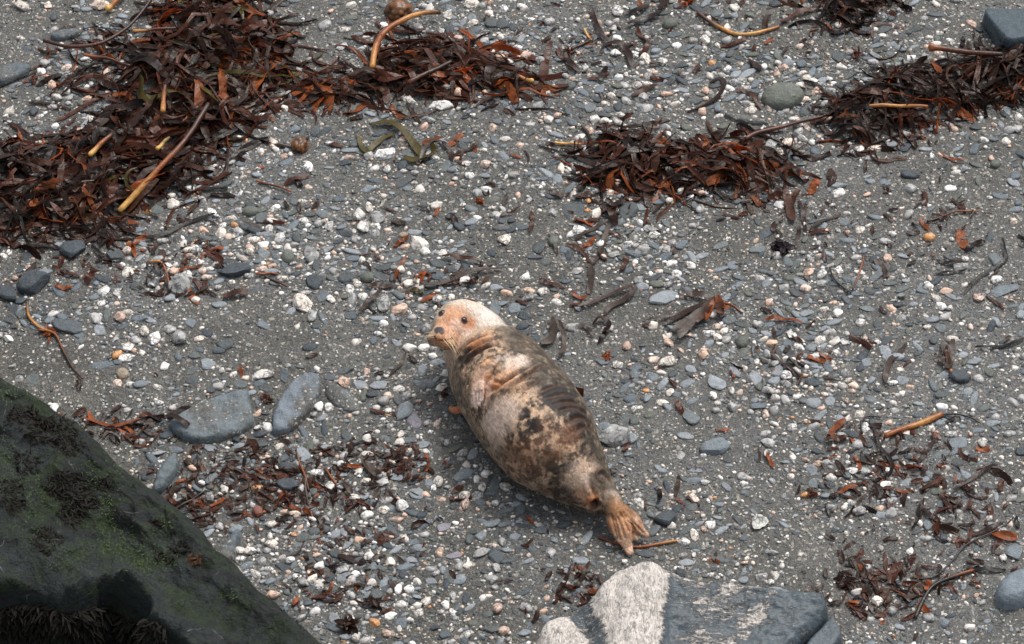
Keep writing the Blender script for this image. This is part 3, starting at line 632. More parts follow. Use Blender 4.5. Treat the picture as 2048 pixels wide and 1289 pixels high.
def build_seal():
    Cd = catmull(SPC, 8); rd = catmull(np.stack([SPR, SPR, SPR], 1), 8)[:, 0]
    parts = []
    V, F = tube_mesh(Cd, rd, 56)
    # sag: the underside spreads on the sand
    ax = [HR, HF, HU]
    gzv = ground_z(V[:, 0], V[:, 1]); lowest = gzv-.012
    V[:, 2] = np.where(V[:, 2] < lowest+.06, lowest+.06-(lowest+.06-V[:, 2])*.45, V[:, 2]); V[:, 2] = np.maximum(V[:, 2], lowest)
    parts.append((V, F))
    E = lambda c, rad: parts.append(ell_mesh(hp(*c), ax, rad))
    parts.append(ell_mesh(at(*zc(268, 190), .262), ax, (.096, .105, .094))); parts.append(ell_mesh(at(*zc(238, 170), .270), ax, (.086, .09, .082)))
    E((0, -.01, .0), (.092, .105, .093))
    E((0, .055, .005), (.080, .082, .076))
    E((0, .118, -.012), (.060, .072, .054))
    for sx in (-1, 1):
        E((sx*.027, .166, -.021), (.036, .040, .033)); E((sx*.042, .045, -.035), (.048, .062, .048))
    E((0, .178, .004), (.026, .034, .026)); E((0, .118, -.036), (.028, .042, .020))
    V, F = join(parts); V, F = remesh(V, F, .0065, 14)
    bv = BVHTree.FromPolygons([tuple(v) for v in V], [tuple(f) for f in F[0]])
    def hit(px, py, lift=0.0):
        h = bv.ray_cast(Vector(CAM), Vector(ray(px, py)))
        if h[0] is None:
            return gp(px, py)+np.array([0, 0, .03+lift])
        return np.array(h[0])+np.array(h[1])*lift
    parts = [(V, F)]
    def limb(pts, rad, lift, seg=16, sq=None, z=None, n=6):
        C = np.array([hit(x, y, l) if zz is None else at(x, y, zz) for (x, y), l, zz in zip(pts, lift, z or [None]*len(pts))])
        r = np.array(rad)*mpp(C[0]); Cc = catmull(C, n); rc = catmull(np.stack([r]*3, 1), n)[:, 0]
        parts.append(tube_mesh(Cc, rc, seg, sq))
    vn = -ray(960, 780)
    flat = (vn, .62)
    # fore flipper lying on the flank
    limb([(998, 716), (982, 738), (968, 758), (961, 776), (958, 792)], [12, 18, 18, 16.5, 15], [-.015, .012, .024, .028, .024], sq=flat)
    for (x0, y0, x1, y1) in [(948, 774, 949, 826), (953, 775, 954, 834), (959, 775, 960, 825), (966, 773, 965, 813), (972, 770, 969, 803)]:
        xm, ym = (x0+x1)/2, (y0+y1)/2
        limb([(x0, y0), (xm, ym), (x1, y1)], [5.8, 5.4, 2.8], [.032, .027, .016], sq=(vn, .75), seg=12)
    # the other fore flipper, pushed out under the chest
    limb([(945, 812), (925, 818), (910, 821), (899, 816)], [11, 11, 10, 5], [0]*4, z=[.06, .045, .035, .03], sq=(np.array([0, 0, 1.0]), .6))
    # hind flippers: thigh, then a fan of digits
    limb([(1188, 935), (1204, 965), (1218, 992), (1231, 1020), (1243, 1046)], [22, 22, 21, 22, 17], [-.02, .0, .0, .0, .0], z=[None, .165, .140, .112, .085], sq=(vn, .8))
    for (x1, y1, r0, r1, zz) in [(1243, 1084, 13, 8.5, .052), (1256, 1070, 10, 6, .062), (1264, 1058, 9, 6, .068), (1281, 1064, 12, 7, .058), (1295, 1073, 11, 6, .044)]:
        limb([(1228, 1012), ((1228+x1)/2+1, (1012+y1)/2), (x1, y1)], [15, r0, r1], [0]*3, z=[.112, .09, zz], sq=(vn, .5), seg=14)
    limb([(1225, 1015), (1246, 1066), (1261, 1108)], [15, 14, 7], [0]*3, z=[.075, .045, .022], sq=(vn, .42), seg=14)
    limb([(1228, 1020), (1262, 1062), (1272, 1082)], [15, 11, 6], [0]*3, z=[.075, .045, .032], sq=(vn, .6), seg=14)
    # webs between the digits
    for (xa, ya, ra, zz) in [(1238, 1064, 19, .06), (1250, 1046, 20, .075), (1264, 1040, 19, .08), (1274, 1048, 14, .07), (1282, 1060, 11, .058), (1246, 1080, 13, .05), (1254, 1092, 10, .038)]:
        limb([(1222, 1000), (1230, 1020), ((1230+xa)/2, (1020+ya)/2), (xa, ya)], [12, 20, 22, ra], [0]*4, z=[.10, .10, .09, zz], sq=(vn, .30), seg=16)
    for (xa, ya, xb, yb, zz) in [(1238, 1056, 1250, 1050, .075), (1252, 1046, 1266, 1046, .08), (1268, 1050, 1282, 1058, .07)]:
        limb([(1230, 1018), ((xa+xb)/2-4, (ya+yb)/2-12), ((xa+xb)/2, (ya+yb)/2)], [14, 10, 7], [0]*3, z=[.10, .09, zz], sq=(vn, .4), seg=14)
    V, F = join(parts); V, F = remesh(V, F, .0042, 3)
    bv = BVHTree.FromPolygons([tuple(v) for v in V], [tuple(f) for f in F[0]])
    def hit2(px, py, lift=0.0):
        h = bv.ray_cast(Vector(CAM), Vector(ray(px, py)))
        return None if h[0] is None else np.array(h[0])+np.array(h[1])*lift
    # normals
    me = mesh_np('t', V, F); nr = np.empty(len(V)*3, np.float32); me.vertices.foreach_get('normal', nr); NR = nr.reshape(-1, 3).astype(float); bpy.data.meshes.remove(me)
    if ((NR*(V-V.mean(0))).sum(1)).mean() < 0: NR = -NR
    def seg_dist(A):
        """distance of every vertex to a 3-D polyline, and the parameter along it"""
        best = np.full(len(V), 9.0); par = np.zeros(len(V)); L = len(A)-1
        for k in range(L):
            a, b = A[k], A[k+1]; e = b-a; t = np.clip(((V-a)@e)/(e@e+1e-12), 0, 1); dd = np.linalg.norm(V-a-t[:, None]*e, axis=1)
            m = dd < best; best[m] = dd[m]; par[m] = (k+t[m])/L
        return best, par
    disp = np.zeros(len(V)); wrk = np.zeros(len(V))
    # folds (zoom coordinates of the photograph): polyline, depth m, half width m
    FOLDS = [([(205, 345), (232, 315), (262, 285), (300, 262), (345, 245)], .012, .010), ([(222, 375), (250, 330), (300, 295), (360, 265), (410, 250)], .014, .011), ([(240, 395), (275, 345), (330, 308), (390, 285)], .012, .010),
             ([(228, 320), (258, 285), (290, 262)], .008, .008),
             ([(352, 505), (400, 470), (450, 430), (510, 385)], .013, .010), ([(385, 480), (440, 440), (500, 405), (560, 360)], .012, .010), ([(430, 490), (500, 440), (560, 400), (610, 375)], .008, .009),
             ([(352, 440), (395, 455), (420, 425)], .010, .008), ([(480, 510), (540, 470), (590, 430)], .006, .009), ([(560, 510), (620, 480), (680, 465)], .006, .010),
             ([(640, 560), (700, 545), (760, 560)], .008, .012), ([(650, 590), (720, 570), (785, 600)], .008, .011), ([(690, 640), (750, 615), (800, 640)], .007, .012), ([(720, 680), (780, 655), (825, 680)], .006, .012), ([(600, 530), (660, 515), (730, 520)], .006, .011),
             ([(800, 880), (815, 940), (840, 1000)], .010, .012), ([(830, 870), (860, 865), (895, 900)], .008, .012), ([(795, 1000), (830, 990), (850, 1010)], .022, .012), ([(420, 350), (380, 400), (372, 440)], .006, .010)]
    for pl, dep, wd in FOLDS:
        pts = [hit2(*zc(x, y)) for x, y in pl]; pts = [p for p in pts if p is not None]
        if len(pts) < 2: continue
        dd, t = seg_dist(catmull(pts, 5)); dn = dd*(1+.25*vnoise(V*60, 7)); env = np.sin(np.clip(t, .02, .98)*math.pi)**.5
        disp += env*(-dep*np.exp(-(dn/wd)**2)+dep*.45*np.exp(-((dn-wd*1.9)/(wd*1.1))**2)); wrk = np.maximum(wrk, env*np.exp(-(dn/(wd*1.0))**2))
    # furrows between the digits
    for (x0, y0, x1, y1) in [(950.5, 785, 951.5, 822), (956, 785, 957, 822), (962.5, 783, 962, 812), (969, 781, 967, 803), (1236, 1036, 1250, 1076), (1243, 1030, 1257, 1062), (1248, 1026, 1270, 1060), (1254, 1032, 1286, 1066), (1230, 1040, 1240, 1080), (1240, 1026, 1263, 1050), (1222, 1030, 1234, 1078)]:
        pts = [hit2(x0+(x1-x0)*k/4, y0+(y1-y0)*k/4) for k in range(5)]; pts = [p for p in pts if p is not None]
        if len(pts) > 1:
            dd, t = seg_dist(np.array(pts)); disp += -.007*np.exp(-(dd/.0050)**2); wrk = np.maximum(wrk, .8*np.exp(-(dd/.0055)**2))
    # mouth line, nostrils
    for pl, dep, wd in [([(97, 240), (112, 262), (138, 272), (168, 268), (190, 262)], .006, .004), ([(126, 240), (122, 258)], .004, .003)]:
        pts = [hit2(*zc(x, y)) for x, y in pl]; pts = [p for p in pts if p is not None]
        if len(pts) > 1: dd, t = seg_dist(np.array(pts)); disp += -dep*np.exp(-(dd/wd)**2)
    disp += .0016*fbm(V*38, 61, 3)+.004*fbm(V*9, 66, 2)
    prV = proj(V)
    V2 = V+NR*disp[:, None]
    # ---- coat: colour by place on the animal
    k = np.argmin(((V[:, None, :]-SPC[None, ::1, :])**2).sum(2), 1)
    T = np.gradient(SPC, axis=0); T /= np.linalg.norm(T, axis=1)[:, None]; side = np.cross(np.array([0, 0, 1.0]), T); side /= np.linalg.norm(side, axis=1)[:, None]
    if (side[5] @ np.array([1, .3, 0])) < 0: side = -side
    rel = V-SPC[k]; wv = (rel*side[k]).sum(1)/SPR[k]; hv = rel[:, 2]/SPR[k]
    n1 = fbm(V*7, 71, 4); n2 = fbm(V*26, 75, 3); n3 = fbm(V*70, 79, 3)
    c = lambda *a: srgb(*a)
    def mixc(A, col, m): m = np.clip(m, 0, 1)[:, None]; return A*(1-m)+np.asarray(col)*m
    belly, tan, back, dark, pale = c(202, 168, 138), c(176, 126, 86), c(70, 59, 45), c(26, 24, 22), c(210, 192, 178)
    A = np.repeat(belly[None], len(V), 0)
    A = mixc(A, tan, sstep(-.1, .5, n1)*.45)
    A = mixc(A, c(128, 112, 94), sstep(-.55, -.95, wv+.35*n1)*.6)                 # flank is greyer low on the belly
    A = mixc(A, c(150, 128, 106), sstep(-.75, .1, wv+.2*n1)*.25); A = mixc(A, back, sstep(-.08, .34, wv+.30*n1+.10*n2)*.94)                          # dark saddle along the back
    A = mixc(A, c(120, 112, 100), sstep(.1, .5, n2)*.35)
    A = mixc(A, c(70, 63, 54), sstep(.05, .45, n3)*.30)
    n4 = fbm(V*17, 83, 4); n5 = fbm(V*42, 87, 3)
    hd = np.linalg.norm(V-HC, axis=1); n6 = fbm(V*62, 93, 2); n7 = fbm(V*27, 97, 3)
    A = mixc(A, c(62, 52, 44), sstep(.17, .29, n6+.25*n4)*.80*sstep(.16, .26, hd))
    A = mixc(A, c(36, 32, 29), sstep(.20, .29, n7+.3*n6)*(.26+.40*sstep(2.5, 5, k+wv)))
    A = mixc(A, c(138, 126, 110), sstep(.2, .4, -n6)*sstep(0, .4, wv)*.5)
    A = mixc(A, c(48, 43, 37), sstep(.08, .30, n4+.45*n5)*(.10+.3*sstep(-.75, .1, wv+.2*n1)))           # ragged dark mottling
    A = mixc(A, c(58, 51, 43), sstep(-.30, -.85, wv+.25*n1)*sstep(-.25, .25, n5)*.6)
    def blob(x, y, rx, col, s=1.0, soft=.5, nz=.55):
        nonlocal A
        p = hit2(*zc(x, y))
        if p is None: return
        rm = rx/2.223*mpp(p); d = np.linalg.norm(V-p, axis=1)/rm+nz*1.1*n2+.9*nz*n3
        A = mixc(A, col, sstep(1+soft*.5, 1-soft*.5, d)*s)
    # dark saddle patches and belly spots
    for x, y, r_, s_ in [(690, 545, 95, .8), (740, 620, 75, .75), (600, 470, 70, .35), (780, 720, 60, .5), (820, 790, 50, .4), (660, 520, 70, .75), (720, 560, 70, .8), (760, 640, 60, .75), (640, 500, 40, .7), (700, 470, 55, .45), (600, 440, 60, .3), (510, 590, 22, .85), (545, 640, 34, .9), (560, 660, 24, .9), (500, 610, 18, .8), (585, 570, 20, .7), (620, 610, 30, .6),
                       (500, 705, 28, .85), (515, 740, 18, .7), (440, 720, 22, .55), (455, 690, 12, .6), (600, 700, 34, .55), (650, 650, 26, .6), (640, 830, 30, .75), (610, 800, 28, .6), (680, 850, 30, .6), (560, 770, 26, .55), (480, 790, 30, .45), (540, 860, 32, .45), (700, 790, 36, .5), (640, 900, 30, .4), (720, 960, 60, .5), (620, 930, 40, .45), (460, 560, 16, .35), (430, 540, 20, .35), (395, 590, 24, .25), (360, 620, 26, .25), (440, 500, 16, .5), (420, 470, 14, .4), (470, 545, 9, .7), (445, 577, 7, .8), (415, 500, 16, .5),
                       (745, 812, 8, .8), (690, 690, 40, .55), (610, 750, 22, .5), (575, 720, 18, .6), (530, 800, 20, .5), (520, 640, 14, .6), (470, 760, 18, .5), (430, 780, 22, .4)]:
        blob(x, y, r_*1.05, dark, min(1, s_*1.1), .55, .85)
    for x, y, r_, s_ in [(690, 700, 60, .6), (640, 740, 55, .5), (720, 670, 40, .5), (480, 780, 70, .4), (600, 640, 40, .4), (560, 820, 70, .35), (530, 740, 60, .3)]: blob(x, y, r_, c(132, 86, 56), s_*.5, 1.1)
    # chest folds, shoulder
    for x, y, r_, col, s_ in [(290, 290, 50, c(176, 112, 66), .8), (340, 260, 45, c(190, 140, 104), .7), (255, 325, 30, dark, .9), (236, 352, 28, dark, .95), (275, 345, 26, dark, .9), (305, 322, 22, dark, .8), (345, 300, 16, dark, .7), (228, 385, 22, dark, .8), (390, 258, 22, dark, .8), (340, 300, 24, dark, .35), (430, 260, 40, c(80, 74, 64), .5),
                              (225, 300, 26, c(110, 80, 56), .6), (330, 360, 46, c(182, 130, 92), .7), (380, 350, 26, dark, .55), (350, 385, 18, dark, .5), (410, 330, 24, dark, .4), (360, 420, 16, dark, .7), (450, 370, 60, pale, .6), (500, 360, 40, pale, .5), (420, 440, 50, c(208, 160, 124), .7), (385, 470, 30, c(190, 122, 78), .7), (460, 420, 40, c(206, 168, 140), .6),
                              (180, 330, 30, c(150, 112, 82), .6), (205, 400, 34, c(70, 62, 54), .6), (225, 470, 36, c(84, 74, 64), .6), (240, 540, 34, c(74, 66, 58), .65), (265, 620, 30, c(78, 68, 58), .6), (215, 360, 18, c(52, 46, 42), .6), (235, 420, 14, c(150, 120, 96), .5)]: blob(x, y, r_, col, s_, .7)
    # pale belly in front
    for x, y, r_, s_ in [(400, 600, 80, .5), (350, 640, 50, .4), (450, 560, 50, .4), (380, 690, 60, .3), (760, 860, 60, .35), (790, 900, 40, .4)]: blob(x, y, r_, c(214, 190, 174), s_, .9, .35)
    # crease shading painted brown into the coat along folds and digit furrows
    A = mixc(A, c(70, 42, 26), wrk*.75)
    # fore flipper
    for x, y, r_, col, s_ in [(325, 440, 46, c(196, 158, 134), .9), (318, 490, 44, c(206, 174, 154), .95), (300, 540, 40, c(214, 188, 172), .95), (290, 590, 22, c(190, 160, 142), .85), (340, 500, 16, c(150, 112, 90), .5), (310, 420, 18, c(110, 94, 82), .4), (348, 430, 20, c(180, 118, 74), .6)]: blob(x, y, r_, col, s_, .5, .2)
    blob(205, 575, 46, c(168, 106, 70), .95, .3, .15)
    # hind end
    for x, y, r_, col, s_ in [(840, 880, 40, c(84, 74, 64), .6), (870, 930, 40, c(88, 78, 66), .7), (905, 965, 40, c(176, 158, 142), .6), (880, 990, 34, c(70, 60, 52), .6), (810, 985, 34, c(168, 104, 62), .8), (820, 1002, 20, c(36, 26, 20), .9), (925, 1020, 50, c(150, 104, 66), .8), (960, 1070, 60, c(162, 116, 80), .85), (930, 1120, 50, c(180, 136, 104), .85), (1010, 1100, 50, c(180, 132, 100), .85), (945, 1180, 46, c(196, 156, 128), .9), (970, 1210, 40, c(204, 166, 140), .9), (1040, 1130, 30, c(200, 158, 132), .9), (925, 1150, 18, c(140, 116, 98), .6), (985, 1090, 18, c(120, 78, 50), .6), (1005, 1070, 14, c(214, 184, 160), .6), (890, 1080, 30, c(150, 104, 70), .7), (905, 1110, 20, c(110, 78, 56), .5), (760, 950, 40, c(170, 128, 100), .6), (720, 900, 40, c(176, 150, 128), .5)]: blob(x, y, r_, col, s_, 1.0, .3)
    # head: pale crown and nape, orange-tan face, dark nose
    hd = np.linalg.norm(V-HC, axis=1)
    A = mixc(A, c(172, 150, 130), sstep(.24, .13, hd+.03*n1))
    for x, y, r_, col, s_ in [(345, 160, 64, c(222, 212, 204), .65), (315, 130, 44, c(224, 214, 206), .6), (290, 110, 40, c(196, 182, 168), .5), (345, 200, 40, c(170, 152, 134), .4), (420, 215, 40, c(120, 108, 94), .5), (390, 185, 50, c(206, 196, 184), .6), (240, 96, 46, c(206, 190, 176), .7), (200, 150, 44, c(184, 132, 96), .8), (230, 140, 30, c(190, 150, 120), .5), (160, 190, 40, c(192, 136, 98), .8), (130, 195, 24, c(214, 168, 132), .8), (180, 215, 40, c(196, 146, 116), .8), (215, 200, 26, c(218, 190, 172), .7), (260, 205, 28, c(170, 98, 54), .85), (240, 180, 26, c(164, 102, 62), .7), (272, 180, 18, c(200, 140, 96), .6), (150, 262, 36, c(176, 122, 82), .85), (200, 255, 40, c(200, 158, 130), .8), (250, 240, 30, c(220, 194, 176), .6), (103, 252, 14, c(124, 74, 42), .7), (160, 292, 24, c(150, 112, 82), .7), (135, 160, 18, c(216, 176, 148), .7), (142, 145, 12, c(150, 110, 84), .7), (240, 182, 13, c(130, 96, 74), .6), (290, 150, 30, c(176, 150, 128), .4), (170, 95, 16, c(214, 190, 170), .5)]: blob(x, y, r_*1.1, col, s_, 1.2, .3)
    for x, y, r_ in [(127, 224, 22), (139, 230, 15), (117, 218, 14)]: blob(x, y, r_, c(66, 64, 68), .95, .35, .08)
    for x, y, r_ in [(120, 236, 6), (140, 240, 6)]: blob(x, y, r_, c(22, 18, 18), .95, .4, .05)
    for x, y, r_ in [(182, 250, 3.2), (171, 246, 2.6), (192, 228, 2.6), (196, 244, 2.5)]: blob(x, y, r_, c(60, 40, 34), .8, .4, .05)
    pts = [hit2(*zc(x, y)) for x, y in [(97, 240), (112, 262), (138, 272), (168, 268), (190, 262)]]; pts = [p for p in pts if p is not None]
    if len(pts) > 1: dd, t = seg_dist(np.array(pts)); A = mixc(A, c(92, 54, 34), np.exp(-(dd/.006)**2)*.8)
    hm = 1-.75*sstep(.26, .16, hd); A = A*(1+hm*(.22*n3+.14*n5)+.08*n2)[:, None]*.95
    root = new_obj('seal', None, label='spotted grey seal lying on its side on the shingle, head turned to the viewer', category='seal'); root.location = (0, 0, 0)
    s = NT('seal_coat'); P = s.pos(); t = s.tone(True)
    ang = math.atan2(SPC[6][1]-SPC[2][1], SPC[6][0]-SPC[2][0])
    mp = s.n('ShaderNodeMapping'); s.l(P, mp.inputs[0]); mp.vector_type = 'TEXTURE'; mp.inputs['Rotation'].default_value = (0, 0, ang); mp.inputs['Scale'].default_value = (3.2, 1, 1)
    f1 = s.noise(mp.outputs[0], 140, 4, .75); f2 = s.noise(P, 60, 4, .6)
    cc = s.mix(.8, t, s.ramp(f1.outputs[0], [(0.30, .42), (.5, 1.0), (.70, 1.65)]).outputs[0], 'MULTIPLY')
    cc = s.mix(.5, cc, s.ramp(f2.outputs[0], [(0.3, .7), (.7, 1.3)]).outputs[0], 'MULTIPLY')
    b = s.bsdf(cc, .55, s.bump(f1.outputs[0], .45, .004, s.bump(f2.outputs[0], .3, .006)), .3)
    b.inputs['Sheen Weight'].default_value = .06; b.inputs['Sheen Roughness'].default_value = .4
    body = new_obj('body', mesh_np('seal_body', V2, F, True, A), s.m, root)
    # eyes
    e = NT('seal_eye'); e.bsdf((.006, .005, .005), .08, None, .6); rim = NT('seal_eye_rim'); rim.bsdf(srgb(58, 48, 44), .4)
    for (x, y) in ((883.6, 626.5), (928.2, 641)):
        p = hit2(x, y, -.0050); h = bv.ray_cast(Vector(CAM), Vector(ray(x, y))); n = np.array(h[1])
        V_, F_ = ICO[3]; eye = new_obj('eye', mesh_np('eye', V_*.0164, F_), e.m, root); eye.location = p
        # lids: a soft ring round the ball
        th = np.linspace(0, 2*math.pi, 28, endpoint=False); a1 = np.cross(n, HU); a1 /= np.linalg.norm(a1); a2 = np.cross(a1, n)
        ring = []
        for tt in th:
            cdir = a1*math.cos(tt)*1.12+a2*math.sin(tt)*.86; ctr = p+n*.0072+cdir*.0148
            for uu in np.linspace(0, 2*math.pi, 8, endpoint=False): ring.append(ctr+cdir*math.cos(uu)*.0042+n*math.sin(uu)*.0030)
        Fq = [[i*8+j, ((i+1) % 28)*8+j, ((i+1) % 28)*8+(j+1) % 8, i*8+(j+1) % 8] for i in range(28) for j in range(8)]
        new_obj('eyelid', mesh_np('eyelid', np.array(ring)-p, np.array(Fq)), rim.m, eye)
    # whiskers
    wm = NT('whisker'); wm.bsdf(srgb(222, 196, 158), .4)
    rg = random.Random(3); Vw, Fw = [], []
    def wire(C, r):
        v, f = tube_mesh(C, np.linspace(r, r*.35, len(C)), 5); o = sum(len(x) for x in Vw); Vw.append(v); Fw.append([x+o for x in f])
    for k in range(13):
        x0, y0 = zc(165+rg.uniform(-18, 22), 258+rg.uniform(-14, 10)); p = hit2(x0, y0)
        if p is None: continue
        q = zc(215+rg.uniform(-30, 50), 300+rg.uniform(-14, 22)); d = HR*.07*rg.uniform(.6, 1.2)+HF*.03-HU*.05*rg.uniform(.5, 1.3)
        wire(np.array([p, p+d*.5+np.array([0, 0, .004]), p+d-np.array([0, 0, .008])]), .0011)
    def flush():
        if Vw:
            fs = [f for fl in Fw for f in fl]; q4 = [f for f in fs if f.shape[1] == 4]; t3 = [f for f in fs if f.shape[1] == 3]
            new_obj('whiskers', mesh_np('whiskers', np.concatenate(Vw), [np.concatenate(q4), np.concatenate(t3)]), wm.m, root)
        Vw.clear(); Fw.clear()
    flush()
    for k in range(9):
        x0, y0 = zc(106+rg.uniform(-6, 8), 248+rg.uniform(-16, 10)); p = hit2(x0, y0)
        if p is None: continue
        d = -HR*.045*rg.uniform(.6, 1.2)+HF*.015-HU*.02*rg.uniform(-.5, 1.3); wire(np.array([p, p+d*.5, p+d-np.array([0, 0, .005])]), .001)
    flush()
    # claws on the fore flipper
    cm = NT('claw'); cm.bsdf(srgb(70, 56, 48), .4)
    for (x, y) in [(949, 827), (954, 834), (959.5, 826), (964.5, 814), (968.5, 804)]:
        p = hit2(x, y-3, .001)
        if p is None: continue
        d = at(x, y+1, p[2])-at(x, y-4, p[2]); v, f = tube_mesh(np.array([p, p+d*.5, p+d]), np.array([.0032, .0026, .0008]), 8); new_obj('claw', mesh_np('claw', v, f), cm.m, root)
build_seal()
def rebase(root, base):
    base = Vector(base); root.location = base
    for ch in root.children: ch.matrix_parent_inverse = Matrix.Translation(-base)
for o in list(bpy.data.objects):
    if o.name == 'seal': b = SPC[5].copy(); b[2] = gz(b[0], b[1]); rebase(o, b)
    if o.name == 'veined_rock': rebase(o, gp(1380, 1260))

# ------------------------------------------------------------------ kelp
def ribbon(C, wd, roll, th=.0018, cup=.12):
    """thin closed strip along C; wd half widths, roll angle per station"""
    C = np.asarray(C, float); n = len(C); T = np.gradient(C, axis=0); T /= np.linalg.norm(T, axis=1)[:, None]+1e-9
    S = np.cross(T, np.array([0, 0, 1.0])); S /= np.linalg.norm(S, axis=1)[:, None]+1e-9; U = np.cross(S, T)
    cr, sr = np.cos(roll)[:, None], np.sin(roll)[:, None]; S2 = S*cr+U*sr; U2 = -S*sr+U*cr
    wd = np.asarray(wd)[:, None]
    A = C-S2*wd+U2*wd*cup; B = C; D = C+S2*wd+U2*wd*cup; t = U2*th*.5
    ring = np.stack([A+t, B+t, D+t, D-t, B-t, A-t], 1); V = ring.reshape(-1, 3)
    k = np.arange(n-1)[:, None]*6; j = np.arange(6)[None]; a = (k+j).ravel(); b = (k+(j+1) % 6).ravel()
    Q = np.stack([a, b, b+6, a+6], 1)
    e = (n-1)*6; Q = np.vstack([Q, [[0, 5, 4, 1], [1, 4, 3, 2], [e, e+1, e+4, e+5], [e+1, e+2, e+3, e+4]]])
    return V, Q
KT = {'brown': (50, 29, 19), 'dark': (33, 21, 15), 'red': (80, 41, 24), 'orange': (136, 74, 32), 'grey': (76, 62, 55), 'olive': (84, 74, 30), 'tan': (190, 132, 68), 'yellow': (206, 160, 86), 'black': (24, 21, 20), 'purple': (48, 36, 42), 'mid': (78, 48, 34)}
KW = {'brown': 'dark brown', 'dark': 'blackish brown', 'red': 'reddish brown', 'orange': 'orange-brown', 'grey': 'dull grey-brown', 'olive': 'olive', 'purple': 'purple', 'black': 'black', 'tan': 'tan', 'yellow': 'yellowish', 'mid': 'brown'}
def kc(t, j=.15): return srgb(*KT[t])*random.uniform(1-j, 1+j)
def ground_path(pts, z, n=6, und=.004):
    P = np.array([gp(x, y) for x, y in pts]); C = catmull(P, n)
    C[:, 2] = ground_z(C[:, 0], C[:, 1])+z+und*np.sin(np.linspace(0, random.uniform(5, 12), len(C))+random.uniform(0, 6)); return C
def blade_obj(pts, wpx, tone, z=.012, label=None, parent=None, group='loose kelp blades on the shingle', name='kelp_strap', words=None, roll=.25, taper=.55, und=.006):
    C = ground_path(pts, z, 6, und); n = len(C); t = np.linspace(0, 1, n); m = mpp(C[0])
    wd = wpx*.5*m*(1-taper*np.abs(2*t-1)**3)*(1+.12*np.sin(t*random.uniform(9, 16)+random.uniform(0, 6)))
    rl = roll*np.sin(t*random.uniform(3, 8)+random.uniform(0, 6)); V, Q = ribbon(C, wd, rl)
    c = C.mean(0); c[2] = gz(c[0], c[1]); off = np.array(parent.location) if parent is not None else c
    o = new_obj(name, mesh_np(name, V-off, Q, True, None, 50), M_KELP, parent); o.color = (*kc(tone), 1)
    if parent is None:
        o.location = c; o['category'] = 'kelp strap'; o['group'] = group; pm = proj(c)[0]
        if label: o['label'] = label
        else: register(o, words or f'{KW[tone]} kelp strap', pm[0], pm[1], 'kelp strap', group)
    return o
def stipe_obj(pts, wpx, tones, label=None, z=.012, parent=None, name='kelp_stipe', knob=False, group='kelp stipes', taper=.75, zs=None, words=None):
    C = ground_path(pts, z, 7, .003); n = len(C); m = mpp(C[0]); t = np.linspace(0, 1, n)
    if zs is not None: C[:, 2] += np.interp(t, np.linspace(0, 1, len(zs)), zs)
    r = wpx*.5*m*(1-(1-taper)*t)*(1+.06*np.sin(t*17+random.uniform(0, 6)))
    if knob: r[:2] *= 1.5
    V, F = tube_mesh(C, r, 10); tc = np.linspace(0, 1, len(tones)); cols = np.stack([np.interp(t, tc, [srgb(*KT[k])[i] for k in tones]) for i in range(3)], 1)
    col = np.vstack([np.repeat(cols, 10, 0), cols[:1]*1.15, cols[-1:]*1.15])
    c = C.mean(0); c[2] = gz(c[0], c[1]); off = np.array(parent.location) if parent is not None else c
    o = new_obj(name, mesh_np(name, V-off, F, True, col), M_STIPE, parent)
    if parent is None:
        o.location = c; pm = proj(c)[0]; o['category'] = 'kelp stipe'; o['group'] = group
        if label: o['label'] = label
        else: register(o, words or 'thin brown kelp stipe', pm[0], pm[1], 'kelp stipe', group)
    return o
random.seed(33)
S_ = stipe_obj
S_([(240, 427), (285, 393), (330, 355), (362, 325), (385, 295), (420, 240)], 13, ['yellow', 'orange', 'red', 'brown'], 'long curved kelp stipe, tan at its lower end, on the big left heap', z=.105, zs=[-.085, -.02, 0.0, .0])
S_([(183, 335), (205, 314), (228, 293)], 11, ['yellow', 'orange', 'brown'], 'short pale-ended kelp stipe in the middle of the big left heap', z=.085)
S_([(330, 258), (331, 232), (334, 205)], 11, ['tan', 'orange', 'brown'], 'short upright orange kelp stipe in the big left heap', z=.115)
S_([(215, 27), (232, 14), (252, -6)], 12, ['yellow', 'orange', 'orange'], 'thick orange kelp stipe at the top edge of the big left heap', z=.03)
S_([(270, 94), (312, 91), (355, 87)], 7, ['tan', 'red', 'brown'], 'level brown kelp stipe across the top of the big left heap', z=.105)
S_([(318, 330), (330, 318), (342, 306)], 9, ['yellow', 'olive'], 'short yellow-green kelp stub low in the big left heap', z=.105)
S_([(90, 100), (140, 112), (200, 105), (250, 78), (280, 50), (310, 10)], 8, ['brown', 'red', 'brown', 'dark'], 'long arching dark kelp stipe at upper left of the big heap', z=.06)
S_([(170, 125), (215, 132), (262, 147)], 7, ['orange', 'red', 'brown'], 'reddish kelp stipe on the left flank of the big heap', z=.05)
S_([(745, 150), (752, 115), (768, 94), (790, 75), (820, 57), (845, 45), (880, 37)], 13, ['tan', 'orange', 'orange', 'tan', 'brown'], 'tall arching tan kelp stipe above the middle top heap', z=.03, zs=[.02, .06, .05, .01])
S_([(818, 187), (860, 165), (903, 144)], 10, ['red', 'brown', 'brown'], 'reddish kelp stipe slanting across the middle top heap', z=.07)
S_([(1066, 172), (1052, 168), (1036, 162)], 9, ['yellow', 'orange'], 'short yellow kelp end poking out of the middle top heap', z=.03)
S_([(1395, 30), (1415, 45), (1440, 58), (1475, 72), (1510, 71), (1535, 64), (1558, 56)], 8, ['red', 'brown', 'tan', 'yellow', 'tan', 'orange'], 'bent kelp stipe, half red and half yellow, at the upper right')
S_([(1490, 288), (1512, 275), (1560, 263), (1600, 253), (1645, 243)], 9, ['red', 'red', 'brown'], 'reddish kelp stipe joining the two right-hand heaps', z=.03)
